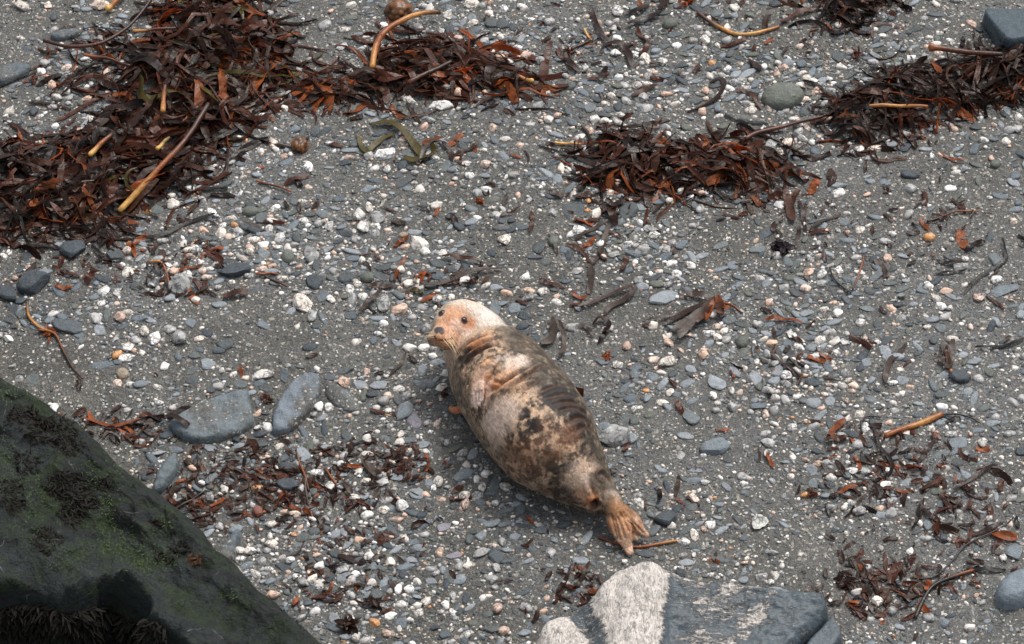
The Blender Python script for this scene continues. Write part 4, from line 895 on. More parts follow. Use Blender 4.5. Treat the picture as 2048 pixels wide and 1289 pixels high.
S_([(1110, 290), (1135, 291), (1162, 292)], 6, ['yellow', 'tan'], 'pale yellow kelp stipe left of the right middle heap')
S_([(1855, 130), (1890, 134), (1940, 139), (1998, 144)], 12, ['orange', 'red', 'red', 'brown'], 'thick orange kelp stipe with knobbed end on the top right heap', z=.115, knob=True)
S_([(1725, 238), (1790, 237), (1852, 239)], 8, ['orange', 'tan', 'orange'], 'straight orange kelp stipe low in the top right heap', z=.085)
S_([(1770, 877), (1805, 862), (1845, 848), (1884, 832)], 11, ['orange', 'orange', 'tan', 'orange'], 'frayed orange kelp stipe lying on the right sand', taper=1.1)
S_([(1143, 103), (1160, 94), (1186, 82)], 7, ['brown', 'brown'], 'short dark kelp stipe with torn ends, top centre right')
S_([(1168, 63), (1175, 74), (1183, 85)], 5, ['yellow', 'tan'], 'tiny yellow kelp stub at top centre right')
S_([(1854, 447), (1885, 436), (1915, 427), (1956, 426)], 5, ['brown', 'red', 'orange'], 'thin reddish kelp stipe above the purple weed at right')
S_([(55, 604), (58, 635), (80, 660), (110, 672), (125, 700), (145, 738), (166, 762)], 6, ['brown', 'tan', 'orange', 'brown', 'red'], 'long crooked brown twig of kelp by the flat oval slate')
S_([(1198, 1077), (1232, 1088), (1275, 1096), (1320, 1090), (1354, 1084)], 7, ['red', 'orange', 'orange', 'tan'], 'orange kelp stipe lying under the hind flippers', z=.006)
S_([(512, 552), (535, 551), (556, 551)], 5, ['orange', 'orange'], 'short straight orange kelp twig left of the large white quartz')
S_([(530, 556), (552, 566), (575, 578)], 5, ['brown', 'red'], 'slanting brown kelp twig left of the large white quartz')
S_([(300, 526), (322, 529), (332, 545), (338, 568)], 5, ['tan', 'orange', 'orange'], 'hooked orange kelp twig on the left shingle')
S_([(512, 365), (545, 374), (582, 387)], 5, ['orange', 'red', 'orange'], 'straight reddish kelp twig below the brown bumpy ball')
S_([(1659, 540), (1668, 562), (1685, 577), (1702, 589)], 4, ['black', 'dark'], 'thin black wiry weed strand on the right shingle')
S_([(1728, 512), (1720, 545), (1705, 583)], 5, ['brown', 'orange', 'brown'], 'brown wiry weed strand beside the black one at right')
S_([(1830, 1240), (1845, 1205), (1865, 1176), (1900, 1160), (1944, 1144)], 9, ['dark', 'black', 'black', 'dark', 'orange'], 'black weed branch with orange end at lower right')
S_([(1838, 1162), (1870, 1155), (1905, 1125), (1925, 1100), (1945, 1085), (2000, 1060), (2026, 1040)], 4, ['dark', 'black', 'dark', 'dark'], 'long thin black weed strand at lower right')
S_([(1724, 870), (1722, 850), (1735, 836), (1762, 838)], 4, ['black', 'dark'], 'short black hooked weed strand left of the frayed orange stipe')
S_([(1884, 834), (1915, 832), (1940, 838), (1958, 850)], 4, ['dark', 'black'], 'thin black strand right of the frayed orange stipe')
S_([(592, 905), (600, 930), (610, 955), (618, 985)], 5, ['brown', 'orange', 'brown'], 'upright twig in the kelp litter above the seal-side pebbles')
S_([(650, 942), (660, 955), (672, 972)], 7, ['red', 'orange'], 'short thick reddish twig in the kelp litter')
S_([(610, 955), (612, 985), (617, 1015)], 5, ['grey', 'brown'], 'dark upright twig in the lower kelp litter')
S_([(350, 1022), (380, 1005), (412, 985)], 5, ['brown', 'dark'], 'brown twig near the mossy boulder slope')
B_ = blade_obj
B_([(742, 252), (775, 251), (800, 262), (822, 285), (842, 312), (850, 325)], 16, 'olive', z=.02, label='broad olive kelp strap curving down beside the long white quartz')
B_([(716, 270), (722, 295), (735, 308), (752, 292), (770, 278), (792, 272)], 11, 'olive', z=.015, label='looped olive kelp strap left of the long white quartz')
B_([(808, 318), (830, 325), (852, 320), (868, 306), (862, 292)], 15, 'olive', z=.02, roll=.7, label='curled olive kelp end right of the long white quartz')
B_([(840, 330), (850, 305), (862, 292), (885, 291)], 9, 'grey', z=.03, label='grey-brown strap crossing the olive kelp clump')
B_([(885, 288), (900, 305), (905, 325)], 10, 'brown', label='short dark kelp strap right of the olive kelp clump')
B_([(910, 312), (935, 303), (958, 290)], 9, 'grey', label='dull kelp sliver farther right of the olive kelp clump')
B_([(1079, 186), (1086, 150), (1093, 120), (1100, 88)], 17, 'red', label='upright reddish kelp strap right of the middle top heap')
B_([(1200, 166), (1206, 152), (1213, 138)], 15, 'dark', label='short dark kelp piece above the oval slate, top centre')
B_([(1420, 168), (1438, 160), (1448, 172), (1438, 195), (1412, 212), (1375, 226)], 11, 'brown', label='hook-shaped brown kelp strap left of the big smooth olive stone', roll=.5)
B_([(1263, 198), (1285, 184), (1314, 174)], 11, 'mid', label='short brown kelp strap above the speckled quartz, top right of centre')
B_([(1180, 18), (1190, 45), (1203, 75), (1225, 92)], 10, 'brown', z=.02)
B_([(1205, 95), (1235, 92), (1255, 108), (1262, 138)], 14, 'brown', z=.02)
B_([(1262, 112), (1285, 108), (1296, 90), (1280, 75), (1275, 60)], 10, 'red', z=.015, roll=.6)
B_([(1255, 55), (1290, 42), (1322, 32)], 14, 'dark', z=.02); B_([(1250, 32), (1285, 22), (1305, -8)], 12, 'dark', z=.02); B_([(1318, 25), (1330, 8), (1325, -12)], 16, 'brown', z=.02)
B_([(1130, 110), (1138, 128), (1160, 150)], 12, 'brown', z=.015); B_([(1118, 100), (1120, 118), (1135, 125)], 8, 'red', z=.02)
B_([(1440, 96), (1465, 93), (1485, 82), (1490, 68)], 10, 'red'); B_([(1472, 182), (1500, 190), (1522, 220)], 9, 'mid')
B_([(1155, 620), (1190, 607), (1230, 590), (1268, 577)], 10, 'grey', label='upper arm of the V-shaped grey kelp strap right of the seal', z=.02)
B_([(1272, 575), (1258, 598), (1225, 615), (1208, 634)], 12, 'grey', label='lower arm of the V-shaped grey kelp strap right of the seal', z=.016)
B_([(1185, 655), (1200, 642), (1217, 650), (1214, 668), (1200, 672)], 11, 'brown', z=.02, roll=.9, label='tightly curled brown kelp strap right of the seal\'s upper back')
B_([(1196, 690), (1207, 675), (1210, 658)], 8, 'dark', z=.015); B_([(1160, 652), (1175, 660), (1185, 676)], 8, 'grey')
B_([(1103, 640), (1108, 668), (1100, 686), (1082, 694)], 16, 'grey', z=.02, label='wide grey kelp strap standing against the seal\'s upper back')
B_([(1118, 648), (1127, 676), (1127, 704), (1118, 716)], 10, 'grey', z=.02, label='narrow grey kelp strap beside the wide one at the seal\'s back')
B_([(1217, 451), (1205, 495), (1186, 532)], 11, 'grey', label='narrow grey kelp strap trailing down from the dark broken frond'); B_([(1215, 445), (1180, 465), (1150, 482)], 9, 'grey', label='grey kelp strap trailing left from the dark broken frond')
B_([(1180, 530), (1183, 555), (1178, 590)], 14, 'grey', label='flat grey kelp piece below the dark broken frond')
B_([(1215, 420), (1226, 440), (1232, 458)], 18, 'brown', z=.025, roll=.6, label='dark brown upper part of the broken frond below the right middle heap'); B_([(1212, 405), (1226, 414), (1250, 408)], 14, 'brown', z=.02); B_([(1150, 442), (1175, 446), (1200, 440)], 9, 'mid', z=.012)
B_([(1132, 490), (1155, 500), (1172, 515), (1182, 530)], 7, 'red'); B_([(1190, 475), (1180, 490), (1165, 498)], 9, 'orange'); B_([(1062, 424), (1065, 445), (1060, 468)], 9, 'mid')
B_([(1098, 385), (1115, 394), (1140, 390)], 10, 'grey'); B_([(1145, 398), (1170, 394), (1185, 396)], 14, 'grey'); B_([(1095, 475), (1108, 490), (1115, 512)], 7, 'grey')
B_([(1078, 562), (1100, 570), (1130, 577)], 9, 'mid'); B_([(1243, 545), (1250, 527), (1256, 515)], 12, 'mid'); B_([(1142, 588), (1160, 598), (1175, 598)], 10, 'orange')
B_([(788, 496), (802, 486), (818, 476)], 9, 'orange', label='flat orange-brown kelp strip under the beige pebble above the seal'); B_([(788, 563), (800, 538), (813, 514)], 8, 'orange', label='narrow orange kelp strip below the three-cornered quartz')
B_([(733, 576), (760, 576), (788, 580)], 12, 'grey', z=.02); B_([(718, 630), (738, 610), (762, 588)], 9, 'grey', z=.025); B_([(1005, 540), (946, 549), (884, 571), (838, 579)], 9, 'grey', z=.022, label='long grey kelp strap stretching above the seal\'s head')
B_([(884, 517), (920, 520), (962, 528)], 9, 'mid', z=.022); B_([(832, 565), (838, 555), (848, 552), (842, 572)], 12, 'orange', z=.02, roll=.7); B_([(925, 575), (945, 570), (955, 560)], 10, 'brown', z=.02, roll=.8)
B_([(820, 582), (838, 586), (846, 592)], 10, 'olive'); B_([(568, 372), (590, 362), (618, 354)], 13, 'red', label='flat reddish kelp strip below the brown bumpy ball'); B_([(430, 432), (372, 450), (329, 473), (292, 482)], 9, 'dark', z=.014, label='long dark kelp strap below the tan stipe end on the left')
B_([(183, 493), (205, 515), (223, 524), (247, 521)], 7, 'dark'); B_([(386, 560), (398, 574), (412, 590)], 10, 'mid'); B_([(446, 598), (470, 592), (498, 590)], 16, 'mid', z=.02); B_([(255, 505), (262, 490), (272, 520)], 11, 'orange')
B_([(350, 545), (375, 540), (402, 535)], 6, 'orange'); B_([(172, 570), (182, 558), (185, 550)], 16, 'red', z=.02); B_([(110, 575), (130, 580), (145, 575)], 10, 'orange'); B_([(105, 535), (125, 548), (160, 555)], 9, 'mid')
B_([(1813, 690), (1795, 712), (1779, 727), (1772, 750), (1770, 769)], 13, 'grey', label='long curved grey kelp strap right of the rust-streaked slate'); B_([(1540, 709), (1562, 728), (1588, 747)], 8, 'grey'); B_([(1528, 644), (1550, 641), (1571, 644), (1604, 650)], 9, 'orange', z=.018, label='level orange kelp strip on the right shingle')
B_([(1570, 385), (1578, 415), (1585, 447)], 18, 'mid', z=.015); B_([(1598, 405), (1606, 435), (1612, 468)], 9, 'brown'); B_([(1618, 467), (1645, 445), (1682, 432)], 8, 'grey'); B_([(1612, 470), (1640, 466), (1662, 463)], 10, 'mid')
B_([(1600, 455), (1596, 475), (1592, 498)], 8, 'grey'); B_([(771, 757), (798, 735), (813, 707)], 7, 'grey', z=.006, label='thin grey kelp sliver on the sand left of the seal\'s neck'); B_([(1357, 956), (1355, 975), (1350, 998)], 10, 'grey'); B_([(1350, 998), (1362, 1008), (1368, 1022)], 4, 'orange')
B_([(1318, 980), (1320, 995), (1316, 1008)], 9, 'dark'); B_([(1138, 1150), (1128, 1168), (1114, 1187)], 10, 'brown'); B_([(1172, 1150), (1158, 1170), (1146, 1180)], 9, 'brown', z=.02); B_([(1180, 1128), (1165, 1145), (1150, 1158)], 8, 'mid')
B_([(166, 841), (200, 848), (230, 856), (281, 842)], 8, 'orange', label='orange kelp strip above the mossy boulder\'s edge'); B_([(340, 844), (360, 856), (380, 869)], 12, 'brown', z=.06, label='dark kelp strip lying on the broad half-buried flagstone', taper=.3)
B_([(2004, 482), (2009, 505), (2009, 525), (1965, 554), (1940, 575), (1928, 590)], 7, 'black', z=.014, label='long black weed ribbon curving near the right edge'); B_([(1950, 698), (1990, 697), (2020, 692), (2048, 680)], 8, 'black', label='black weed ribbon reaching in from the right edge')
B_([(1925, 1138), (1960, 1142), (2012, 1143)], 10, 'black', label='flat black ribbon beside the black weed branch'); B_([(1850, 1185), (1856, 1172), (1862, 1165)], 12, 'orange'); B_([(1870, 550), (1930, 545)], 6, 'black'); B_([(1872, 525), (1900, 528), (1930, 522)], 9, 'dark'); B_([(1930, 505), (1950, 490), (1970, 488)], 12, 'dark')
B_([(1742, 850), (1752, 870), (1760, 900), (1780, 925), (1782, 945), (1755, 962), (1715, 960)], 8, 'dark', label='S-shaped dark weed ribbon left of the frayed orange stipe'); B_([(1660, 878), (1668, 862), (1690, 845)], 14, 'orange', z=.02); B_([(1650, 885), (1672, 882), (1695, 880)], 12, 'mid', z=.02)
B_([(1870, 880), (1852, 905), (1835, 930)], 10, 'brown'); B_([(1905, 985), (1935, 965), (1975, 940), (1995, 935)], 9, 'brown', z=.015); B_([(1845, 1020), (1862, 1035), (1880, 1050)], 11, 'brown'); B_([(1835, 1050), (1836, 1020), (1848, 1000)], 5, 'black'); B_([(1940, 1075), (1975, 1062), (2005, 1050)], 10, 'brown')
B_([(1675, 990), (1690, 982), (1715, 975)], 9, 'orange'); B_([(1530, 905), (1538, 922), (1548, 938)], 8, 'orange'); B_([(1880, 310), (1905, 322), (1930, 325)], 5, 'orange'); B_([(1560, 50), (1600, 30), (1640, 20)], 10, 'red', z=.02)

def fan_frond(hub, tips, label, tone, stipe=None):
    root = new_obj('kelp_frond', None, label=label, category='kelp frond', group='fan-shaped kelp fronds'); root.location = gp(*hub)
    for k, (x, y, wpx, tn) in enumerate(tips):
        mx, my = (hub[0]*.45+x*.55+random.uniform(-4, 4)), (hub[1]*.45+y*.55+random.uniform(-4, 4))
        blade_obj([hub, (mx, my), (x, y)], wpx, tn, z=.016+.003*k, parent=root, name='blade')
    if stipe: stipe_obj(stipe[0], stipe[1], stipe[2], parent=root, name='stipe', z=.014)
fan_frond((1432, 604), [(1290, 646, 7, 'grey'), (1325, 653, 13, 'brown'), (1362, 592, 14, 'grey'), (1345, 668, 16, 'grey'), (1356, 684, 20, 'grey'), (1392, 655, 12, 'mid'), (1412, 650, 12, 'orange'), (1440, 640, 18, 'red'), (1456, 632, 14, 'orange')],
          'kelp fan with grey-brown blades and an orange base right of the seal', 'grey', ([(1436, 605), (1462, 615), (1485, 630)], 6, ['orange', 'red']))
fan_frond((1897, 745), [(1884, 688, 15, 'grey'), (1905, 684, 14, 'grey'), (1868, 714, 11, 'grey'), (1892, 700, 10, 'mid')], 'small grey-brown kelp fan above the dark oval slate at right', 'grey', ([(1897, 742), (1905, 752), (1914, 762)], 7, ['orange', 'tan']))

# bumpy brown holdfast balls
def holdfast(px, py, a, b, label, tone='orange'):
    p, sa, sb, th = ellipse_ground(px, py, a, b, 0); V, F = ICO[4]; V = V.copy(); rr = sb*.8
    g = np.random.default_rng(int(px)); dirs = g.normal(size=(70, 3)); dirs /= np.linalg.norm(dirs, axis=1)[:, None]
    dm = (V@dirs.T).max(1); V *= (1+.24*sstep(.93, .995, dm))[:, None]
    me = mesh_np('holdfast', V, F); o = new_obj('holdfast', me, M_STIPE, label=label, category='kelp holdfast', group='kelp holdfasts')
    col = me.color_attributes.new('tone', 'FLOAT_COLOR', 'POINT'); cc = np.ones((len(V), 4), np.float32); cc[:, :3] = srgb(92, 58, 30)[None]*(.45+1.1*sstep(.93, .995, dm))[:, None]; col.data.foreach_set('color', cc.ravel())
    o.scale = (sa, sb, rr); o.location = (p[0], p[1], p[2]+rr*.55); o.rotation_euler = (0, 0, th); PLACED.append((p[0], p[1], sa, sa))
holdfast(600, 296, 15, 11, 'brown bumpy ball of a kelp holdfast alone on the sand')
holdfast(798, 28, 22, 15, 'large brown bumpy kelp holdfast above the arching tan stipe')
holdfast(1256, 326, 11, 9, 'small knobbly holdfast inside the right middle kelp heap')
PLACED.pop()
def spiky(px, py, r, tone, label, n=26, z=.01, cat='weed tuft', name='weed_tuft', group='small weed tufts', up=.5, wpx=3.5, normal=None, base=None, mat=None):
    p = gp(px, py) if base is None else np.asarray(base); Vs, Fs, o_ = [], [], 0; m = mpp(p); nz = np.array([0, 0, 1.0]) if normal is None else normal
    for k in range(n):
        a = random.uniform(0, 6.28); d = np.array([math.cos(a), math.sin(a), 0])*random.uniform(.3, 1)+nz*random.uniform(.05, up); L = r*m*random.uniform(.6, 1.15)
        st = np.array([random.gauss(0, .22), random.gauss(0, .22), 0])*r*m
        bend = np.array([random.uniform(-.3, .3), random.uniform(-.3, .3), -.25])*L
        C = np.array([st+d*L*t+bend*t*t+nz*(z if t else 0) for t in (0, .35, .7, 1.0)]); wd = wpx*.5*m*np.array([.8, 1.1, .9, .25])
        v, q = ribbon(C, wd, np.full(4, random.uniform(-.8, .8))); Vs.append(v); Fs.append(q+o_); o_ += len(v)
    o = new_obj(name, mesh_np(name, np.concatenate(Vs), np.concatenate(Fs), False), mat or M_KELP, label=label, category=cat, group=group); o.location = p; o.color = (*kc(tone), 1); return o
spiky(1562, 497, 26, 'purple', 'crumpled dark purple weed right of centre', 42, wpx=9, up=.7)
spiky(1375, 3, 20, 'orange', 'orange bristly holdfast tuft at the top edge', 50, up=.9); spiky(100, 668, 20, 'orange', 'orange tangled holdfast on the crooked twig by the flat oval slate', 34, wpx=4); spiky(1140, 108, 13, 'red', 'brown bristly holdfast on the short dark stipe', 26)
spiky(1625, 990, 12, 'red', 'small reddish weed tuft right of the oyster shell', 20, wpx=5); spiky(1215, 720, 18, 'orange', 'small yellow-orange branching weed behind the seal\'s back', 10, wpx=4); spiky(960, 405, 12, 'orange', 'frayed orange weed scrap above and right of the seal\'s head', 14, wpx=6); spiky(1710, 110, 20, 'red', 'reddish feathery weed on the upper right shingle', 20, wpx=4)
spiky(570, 1000, 22, 'red', 'red-brown tuft in the lower kelp litter', 26, wpx=4); spiky(745, 1205, 26, 'brown', 'dark spreading weed tuft at the bottom, left of centre', 22, wpx=9); spiky(700, 1250, 28, 'brown', 'dark weed clump at the bottom edge near the boulder', 24, wpx=9)
spiky(535, 800, 16, 'mid', 'brown crumpled weed tuft between the two flagstones', 20, wpx=7); spiky(1695, 1165, 26, 'brown', 'dark brown weed pile against the grey slab at the bottom', 60, wpx=9, up=.3); spiky(890, 790, 10, 'red', 'reddish weed scrap at the seal\'s lower fore flipper', 14, wpx=6)

# ---- heaps
HEAPS = {
 'big left kelp heap': dict(poly=[(350, -40), (500, -40), (560, 60), (590, 110), (580, 160), (540, 210), (500, 255), (455, 290), (420, 320), (390, 370), (330, 395), (250, 425), (130, 450), (40, 470), (-60, 480), (-80, 290), (10, 285), (90, 300), (160, 270), (210, 230), (250, 190), (240, 160), (270, 120), (310, 70), (330, 20)], n=520, h=.07, ang=25, spread=55, L=(.12, .38), w=(.018, .056), tones=['brown']*6+['dark']*6+['mid']*4+['grey']*2+['red']*5+['orange']*2+['olive']),
 'middle top kelp heap': dict(poly=[(560, 180), (640, 150), (720, 140), (760, 95), (830, 85), (900, 80), (960, 85), (990, 110), (1030, 130), (1060, 170), (1080, 200), (1040, 205), (980, 180), (900, 190), (840, 205), (780, 195), (700, 205), (640, 205), (580, 200)], n=170, h=.048, ang=-12, spread=38, L=(.12, .38), w=(.018, .052), tones=['brown']*4+['mid']*5+['red']*4+['grey']*3+['dark']*2+['orange']*2),
 'right middle kelp heap': dict(poly=[(1165, 290), (1200, 270), (1250, 268), (1310, 285), (1400, 290), (1450, 290), (1510, 285), (1560, 310), (1600, 345), (1590, 372), (1540, 380), (1480, 385), (1400, 378), (1330, 385), (1250, 385), (1200, 375), (1165, 365), (1195, 330)], n=220, h=.06, ang=-8, spread=55, L=(.10, .34), w=(.016, .048), tones=['brown']*6+['dark']*4+['mid']*4+['red']*4+['grey']*2+['orange']*2),
 'top right kelp heap': dict(poly=[(1665, 205), (1720, 185), (1780, 150), (1840, 120), (1900, 110), (1990, 95), (2110, 70), (2120, 190), (2040, 210), (1960, 215), (1900, 240), (1850, 255), (1790, 262), (1740, 290), (1680, 290), (1660, 250)], n=300, h=.08, ang=15, spread=55, L=(.10, .34), w=(.012, .040), tones=['brown']*6+['dark']*7+['mid']*3+['red']*2+['grey']*2+['orange']),
 'small kelp heap at the top right edge': dict(poly=[(1600, 5), (1680, -15), (1780, -20), (1780, 30), (1730, 50), (1680, 55), (1640, 40)], n=50, h=.04, ang=10, spread=30, L=(.10, .28), w=(.02, .045), tones=['brown']*3+['dark']*3+['mid']*2),
 'sparse kelp left of the big heap': dict(poly=[(70, 150), (120, 100), (190, 92), (280, 80), (330, 60), (330, 110), (270, 150), (240, 195), (180, 215), (110, 190)], n=46, h=.02, ang=20, spread=45, L=(.10, .34), w=(.012, .034), tones=['dark']*3+['brown']*3+['mid', 'red', 'orange']),
 'kelp trail below the left heap': dict(poly=[(-40, 470), (130, 450), (240, 430), (210, 470), (130, 480), (60, 490), (-40, 520)], n=34, h=.02, ang=-15, spread=40, L=(.08, .22), w=(.014, .032), tones=['dark']*3+['brown']*3+['mid'])}
random.seed(77)
CAND = []            # (score, heap, V, Q, tone name, centre)
for hname, H in HEAPS.items():
    pl = chaikin(np.array([gp(x, y)[:2] for x, y in H['poly']]), 1); BLOCK.append((pl, .06)) if H['h'] > .03 else None
    lo, hi = pl.min(0)-.12, pl.max(0)+.12
    pts = RNG.uniform(lo, hi, (H['n']*8, 2)); dd = inside_dist(pts, pl); kk = dd > np.where(RNG.random(len(pts)) < .24, -.10, .012); pts = pts[kk]; dd = dd[kk]
    if len(pts) > H['n']: pts, dd = pts[:H['n']], dd[:H['n']]
    for (x, y), d in zip(pts, dd):
        L = random.uniform(*H['L'])*(.75 if d < .05 else 1); wdt = random.uniform(*H['w'])*.5
        if random.random() < .35: L *= 1.6; wdt *= .55
        a = R(H['ang']+random.gauss(0, H['spread']))+(math.pi if random.random() < .5 else 0); curv = random.gauss(0, 3.0)*(1 if random.random() < .8 else 2.2)*min(1, .22/L)
        n = 9; s = np.linspace(-.5, .5, n)*L; th = a+curv*s+random.gauss(0, .5)*np.sin(s*18); C = np.zeros((n, 3))
        step = L/(n-1); C[:, 0] = np.cumsum(np.cos(th))*step; C[:, 1] = np.cumsum(np.sin(th))*step; C[:, :2] += np.array([x, y])-C[n//2, :2]
        dC = np.maximum(inside_dist(C[:, :2], pl), -.05); hh = H['h']*np.sqrt(np.clip(dC/.16, 0, 1)); lay = random.uniform(.05, 1.0)
        C[:, 2] = ground_z(C[:, 0], C[:, 1])+.006+hh*lay+np.clip(.014*np.sin(s*random.uniform(14, 34)+random.uniform(0, 6))+.004, -.002, 1)*np.clip(.4+hh/.05, 0, 1.3)
        t = np.linspace(0, 1, n); wd = wdt*(1-random.uniform(.25, .8)*np.abs(2*t-1)**random.uniform(3, 7))*(1+.14*np.sin(t*14+random.uniform(0, 6)))
        roll = random.gauss(0, .45)+random.gauss(0, .6)*np.sin(t*random.uniform(2, 6)+random.uniform(0, 6))+np.array([random.gauss(0, .18) for _ in range(n)])
        V, Q = ribbon(C, wd, roll, cup=random.uniform(-.15, .25)); tn = random.choice(H['tones'])
        fr = proj(C[n//2])[0]; vis = 1 if (0 < fr[0] < W0 and 0 < fr[1] < H0) else .05
        CAND.append((L*wdt*(lay**2+.15)*vis, hname, V, Q, tn, C[n//2], L, wdt))
    # thin stems and crooked bits between the blades
CAND.sort(key=lambda t: -t[0])
NB = 300-sum(1 for o in bpy.data.objects if o.name.startswith('kelp_strap'))
random.seed(78)
for k, (sc_, hn, V, Q, tn, c, L, wd) in enumerate(CAND[:NB]):
    o = new_obj('kelp_strap', mesh_np('kelp_strap', V-c, Q, False), M_KELP); o.location = c; o.color = (*kc(tn), 1); pm = proj(c)[0]
    size = ('broad' if wd > .018 else 'narrow'); ln = 'long' if L > .24 else 'short'
    o['category'] = 'kelp strap'; o['group'] = 'kelp blades in the '+hn
    register(o, f'{ln} {size} {KW[tn]} kelp blade', pm[0], pm[1], 'kelp strap', 'kelp blades in the '+hn)
Vs, Fs, Cs, o_ = [], [], [], 0
for (sc_, hn, V, Q, tn, c, L, wd) in CAND[NB:]:
    Vs.append(V); Fs.append(Q+o_); o_ += len(V); Cs.append(np.repeat(kc(tn)[None], len(V), 0))
# thin wiry stems through the heaps
for hname, H in HEAPS.items():
    pl = np.array([gp(x, y)[:2] for x, y in H['poly']])
    for k in range(H['n']//4):
        i = random.randrange(len(CAND)); 
        while CAND[i][1] != hname: i = random.randrange(len(CAND))
        c = CAND[i][5]; a = R(H['ang']+random.gauss(0, 60)); L = random.uniform(.08, .22); s = np.linspace(-.5, .5, 7)*L; cv = random.gauss(0, 5)
        th = a+cv*s; C = np.stack([np.cumsum(np.cos(th))*L/6, np.cumsum(np.sin(th))*L/6, 0*s], 1); C += c-C[3]; C[:, 2] += .012*np.sin(s*25+random.uniform(0, 6))+.008
        C[:, 2] = np.maximum(C[:, 2], ground_z(C[:, 0], C[:, 1])+.004)
        V, Q = ribbon(C, np.full(7, random.uniform(.0018, .004)), np.full(7, .7), th=.004); Vs.append(V); Fs.append(Q+o_); o_ += len(V); Cs.append(np.repeat(kc(random.choice(['orange', 'red', 'red', 'mid', 'brown', 'dark']))[None], len(V), 0))
new_obj('kelp_tangle', mesh_np('kelp_tangle', np.concatenate(Vs), np.concatenate(Fs), False, np.concatenate(Cs)), M_KELP_A, kind='stuff', label='tangled mass of smaller wet brown kelp pieces inside the heaps', category='kelp')

# ---- torn flakes of kelp strewn on the shingle
ZONES = [(600, 985, 210, 70, 250), (480, 940, 120, 60, 70), (1790, 950, 130, 90, 130), (1770, 1170, 110, 70, 150), (1930, 1050, 120, 110, 70), (180, 480, 190, 60, 110), (330, 540, 150, 50, 60), (1560, 420, 90, 60, 35), (1230, 430, 70, 50, 25), (240, 860, 110, 40, 70), (380, 1010, 70, 50, 60),
         (760, 905, 60, 30, 25), (800, 930, 50, 30, 35), (700, 1150, 120, 100, 70), (1140, 1170, 60, 40, 30), (1000, 300, 900, 350, 160), (1100, 900, 900, 350, 120), (1560, 60, 160, 60, 45), (300, 330, 200, 120, 50), (1600, 720, 80, 60, 30), (1720, 200, 140, 90, 50), (870, 560, 120, 40, 30), (1830, 470, 200, 80, 50), (1180, 100, 110, 60, 40), (640, 200, 120, 40, 50)]
random.seed(91); FL = []
SEALXY = catmull(SPC, 6)[:, :2]; SEALR = catmull(np.stack([SPR]*3, 1), 6)[:, 0]
def under_seal(x, y, m=.86): return bool((np.hypot(SEALXY[:, 0]-x, SEALXY[:, 1]-y) < SEALR*m).any())
SOLID = [b for b in BLOCK if b[1] < 0 and b[1] > -.04]
for (cx, cy, rx, ry, n) in ZONES:
    for _ in range(n):
        px, py = random.gauss(cx, rx*.6), random.gauss(cy, ry*.6); p = at(px, py)
        if under_seal(p[0], p[1]) : continue
        FL.append((px, py, p))
keep = np.ones(len(FL), bool); XY = np.array([f[2][:2] for f in FL])
for pl, m in SOLID: keep &= inside_dist(XY, pl) < .0
FL = [f for f, k in zip(FL, keep) if k]; FLK = []
for (px, py, p) in FL:
    L = random.uniform(.018, .075)*(1 if random.random() < .85 else 1.7); wdt = L*random.uniform(.07, .22); a = random.uniform(0, 6.28); n = 5; s = np.linspace(-.5, .5, n)*L; th = a+random.gauss(0, 8)*s
    C = np.stack([np.cumsum(np.cos(th))*L/4, np.cumsum(np.sin(th))*L/4, 0*s], 1); C += p-C[2]
    C[:, 2] = ground_z(C[:, 0], C[:, 1])+random.uniform(.004, .012)+.003*np.sin(s*60+random.uniform(0, 6)); t = np.linspace(0, 1, n)
    V, Q = ribbon(C, wdt*(1-random.uniform(.1, .7)*np.abs(2*t-1)**3), random.gauss(0, .3)+.3*np.sin(t*5), cup=random.uniform(-.2, .3))
    FLK.append((L*wdt, px, py, p, V, Q, random.choice(['mid', 'mid', 'brown', 'brown', 'brown', 'red', 'grey', 'grey', 'orange', 'red', 'dark'])))
FLK.sort(key=lambda t: -t[0])
FLK = [f for f in FLK if 0 < f[1] < W0 and 0 < f[2] < H0]+[f for f in FLK if not (0 < f[1] < W0 and 0 < f[2] < H0)]
Vs, Fs, Cs, o_ = [], [], [], 0
for k, (sc_, px, py, p, V, Q, tn) in enumerate(FLK):
    if k < 300:
        o = new_obj('kelp_scrap', mesh_np('kelp_scrap', V-p, Q, False), M_KELP); o.location = p; o.color = (*kc(tn), 1); register(o, f'torn {KW[tn]} kelp scrap', px, py, 'kelp scrap', 'torn kelp scraps on the shingle')
    else: Vs.append(V); Fs.append(Q+o_); o_ += len(V); Cs.append(np.repeat(kc(tn)[None], len(V), 0))
new_obj('kelp_litter', mesh_np('kelp_litter', np.concatenate(Vs), np.concatenate(Fs), False, np.concatenate(Cs)), M_KELP_A, kind='stuff', label='fine torn kelp bits strewn over the shingle', category='kelp')

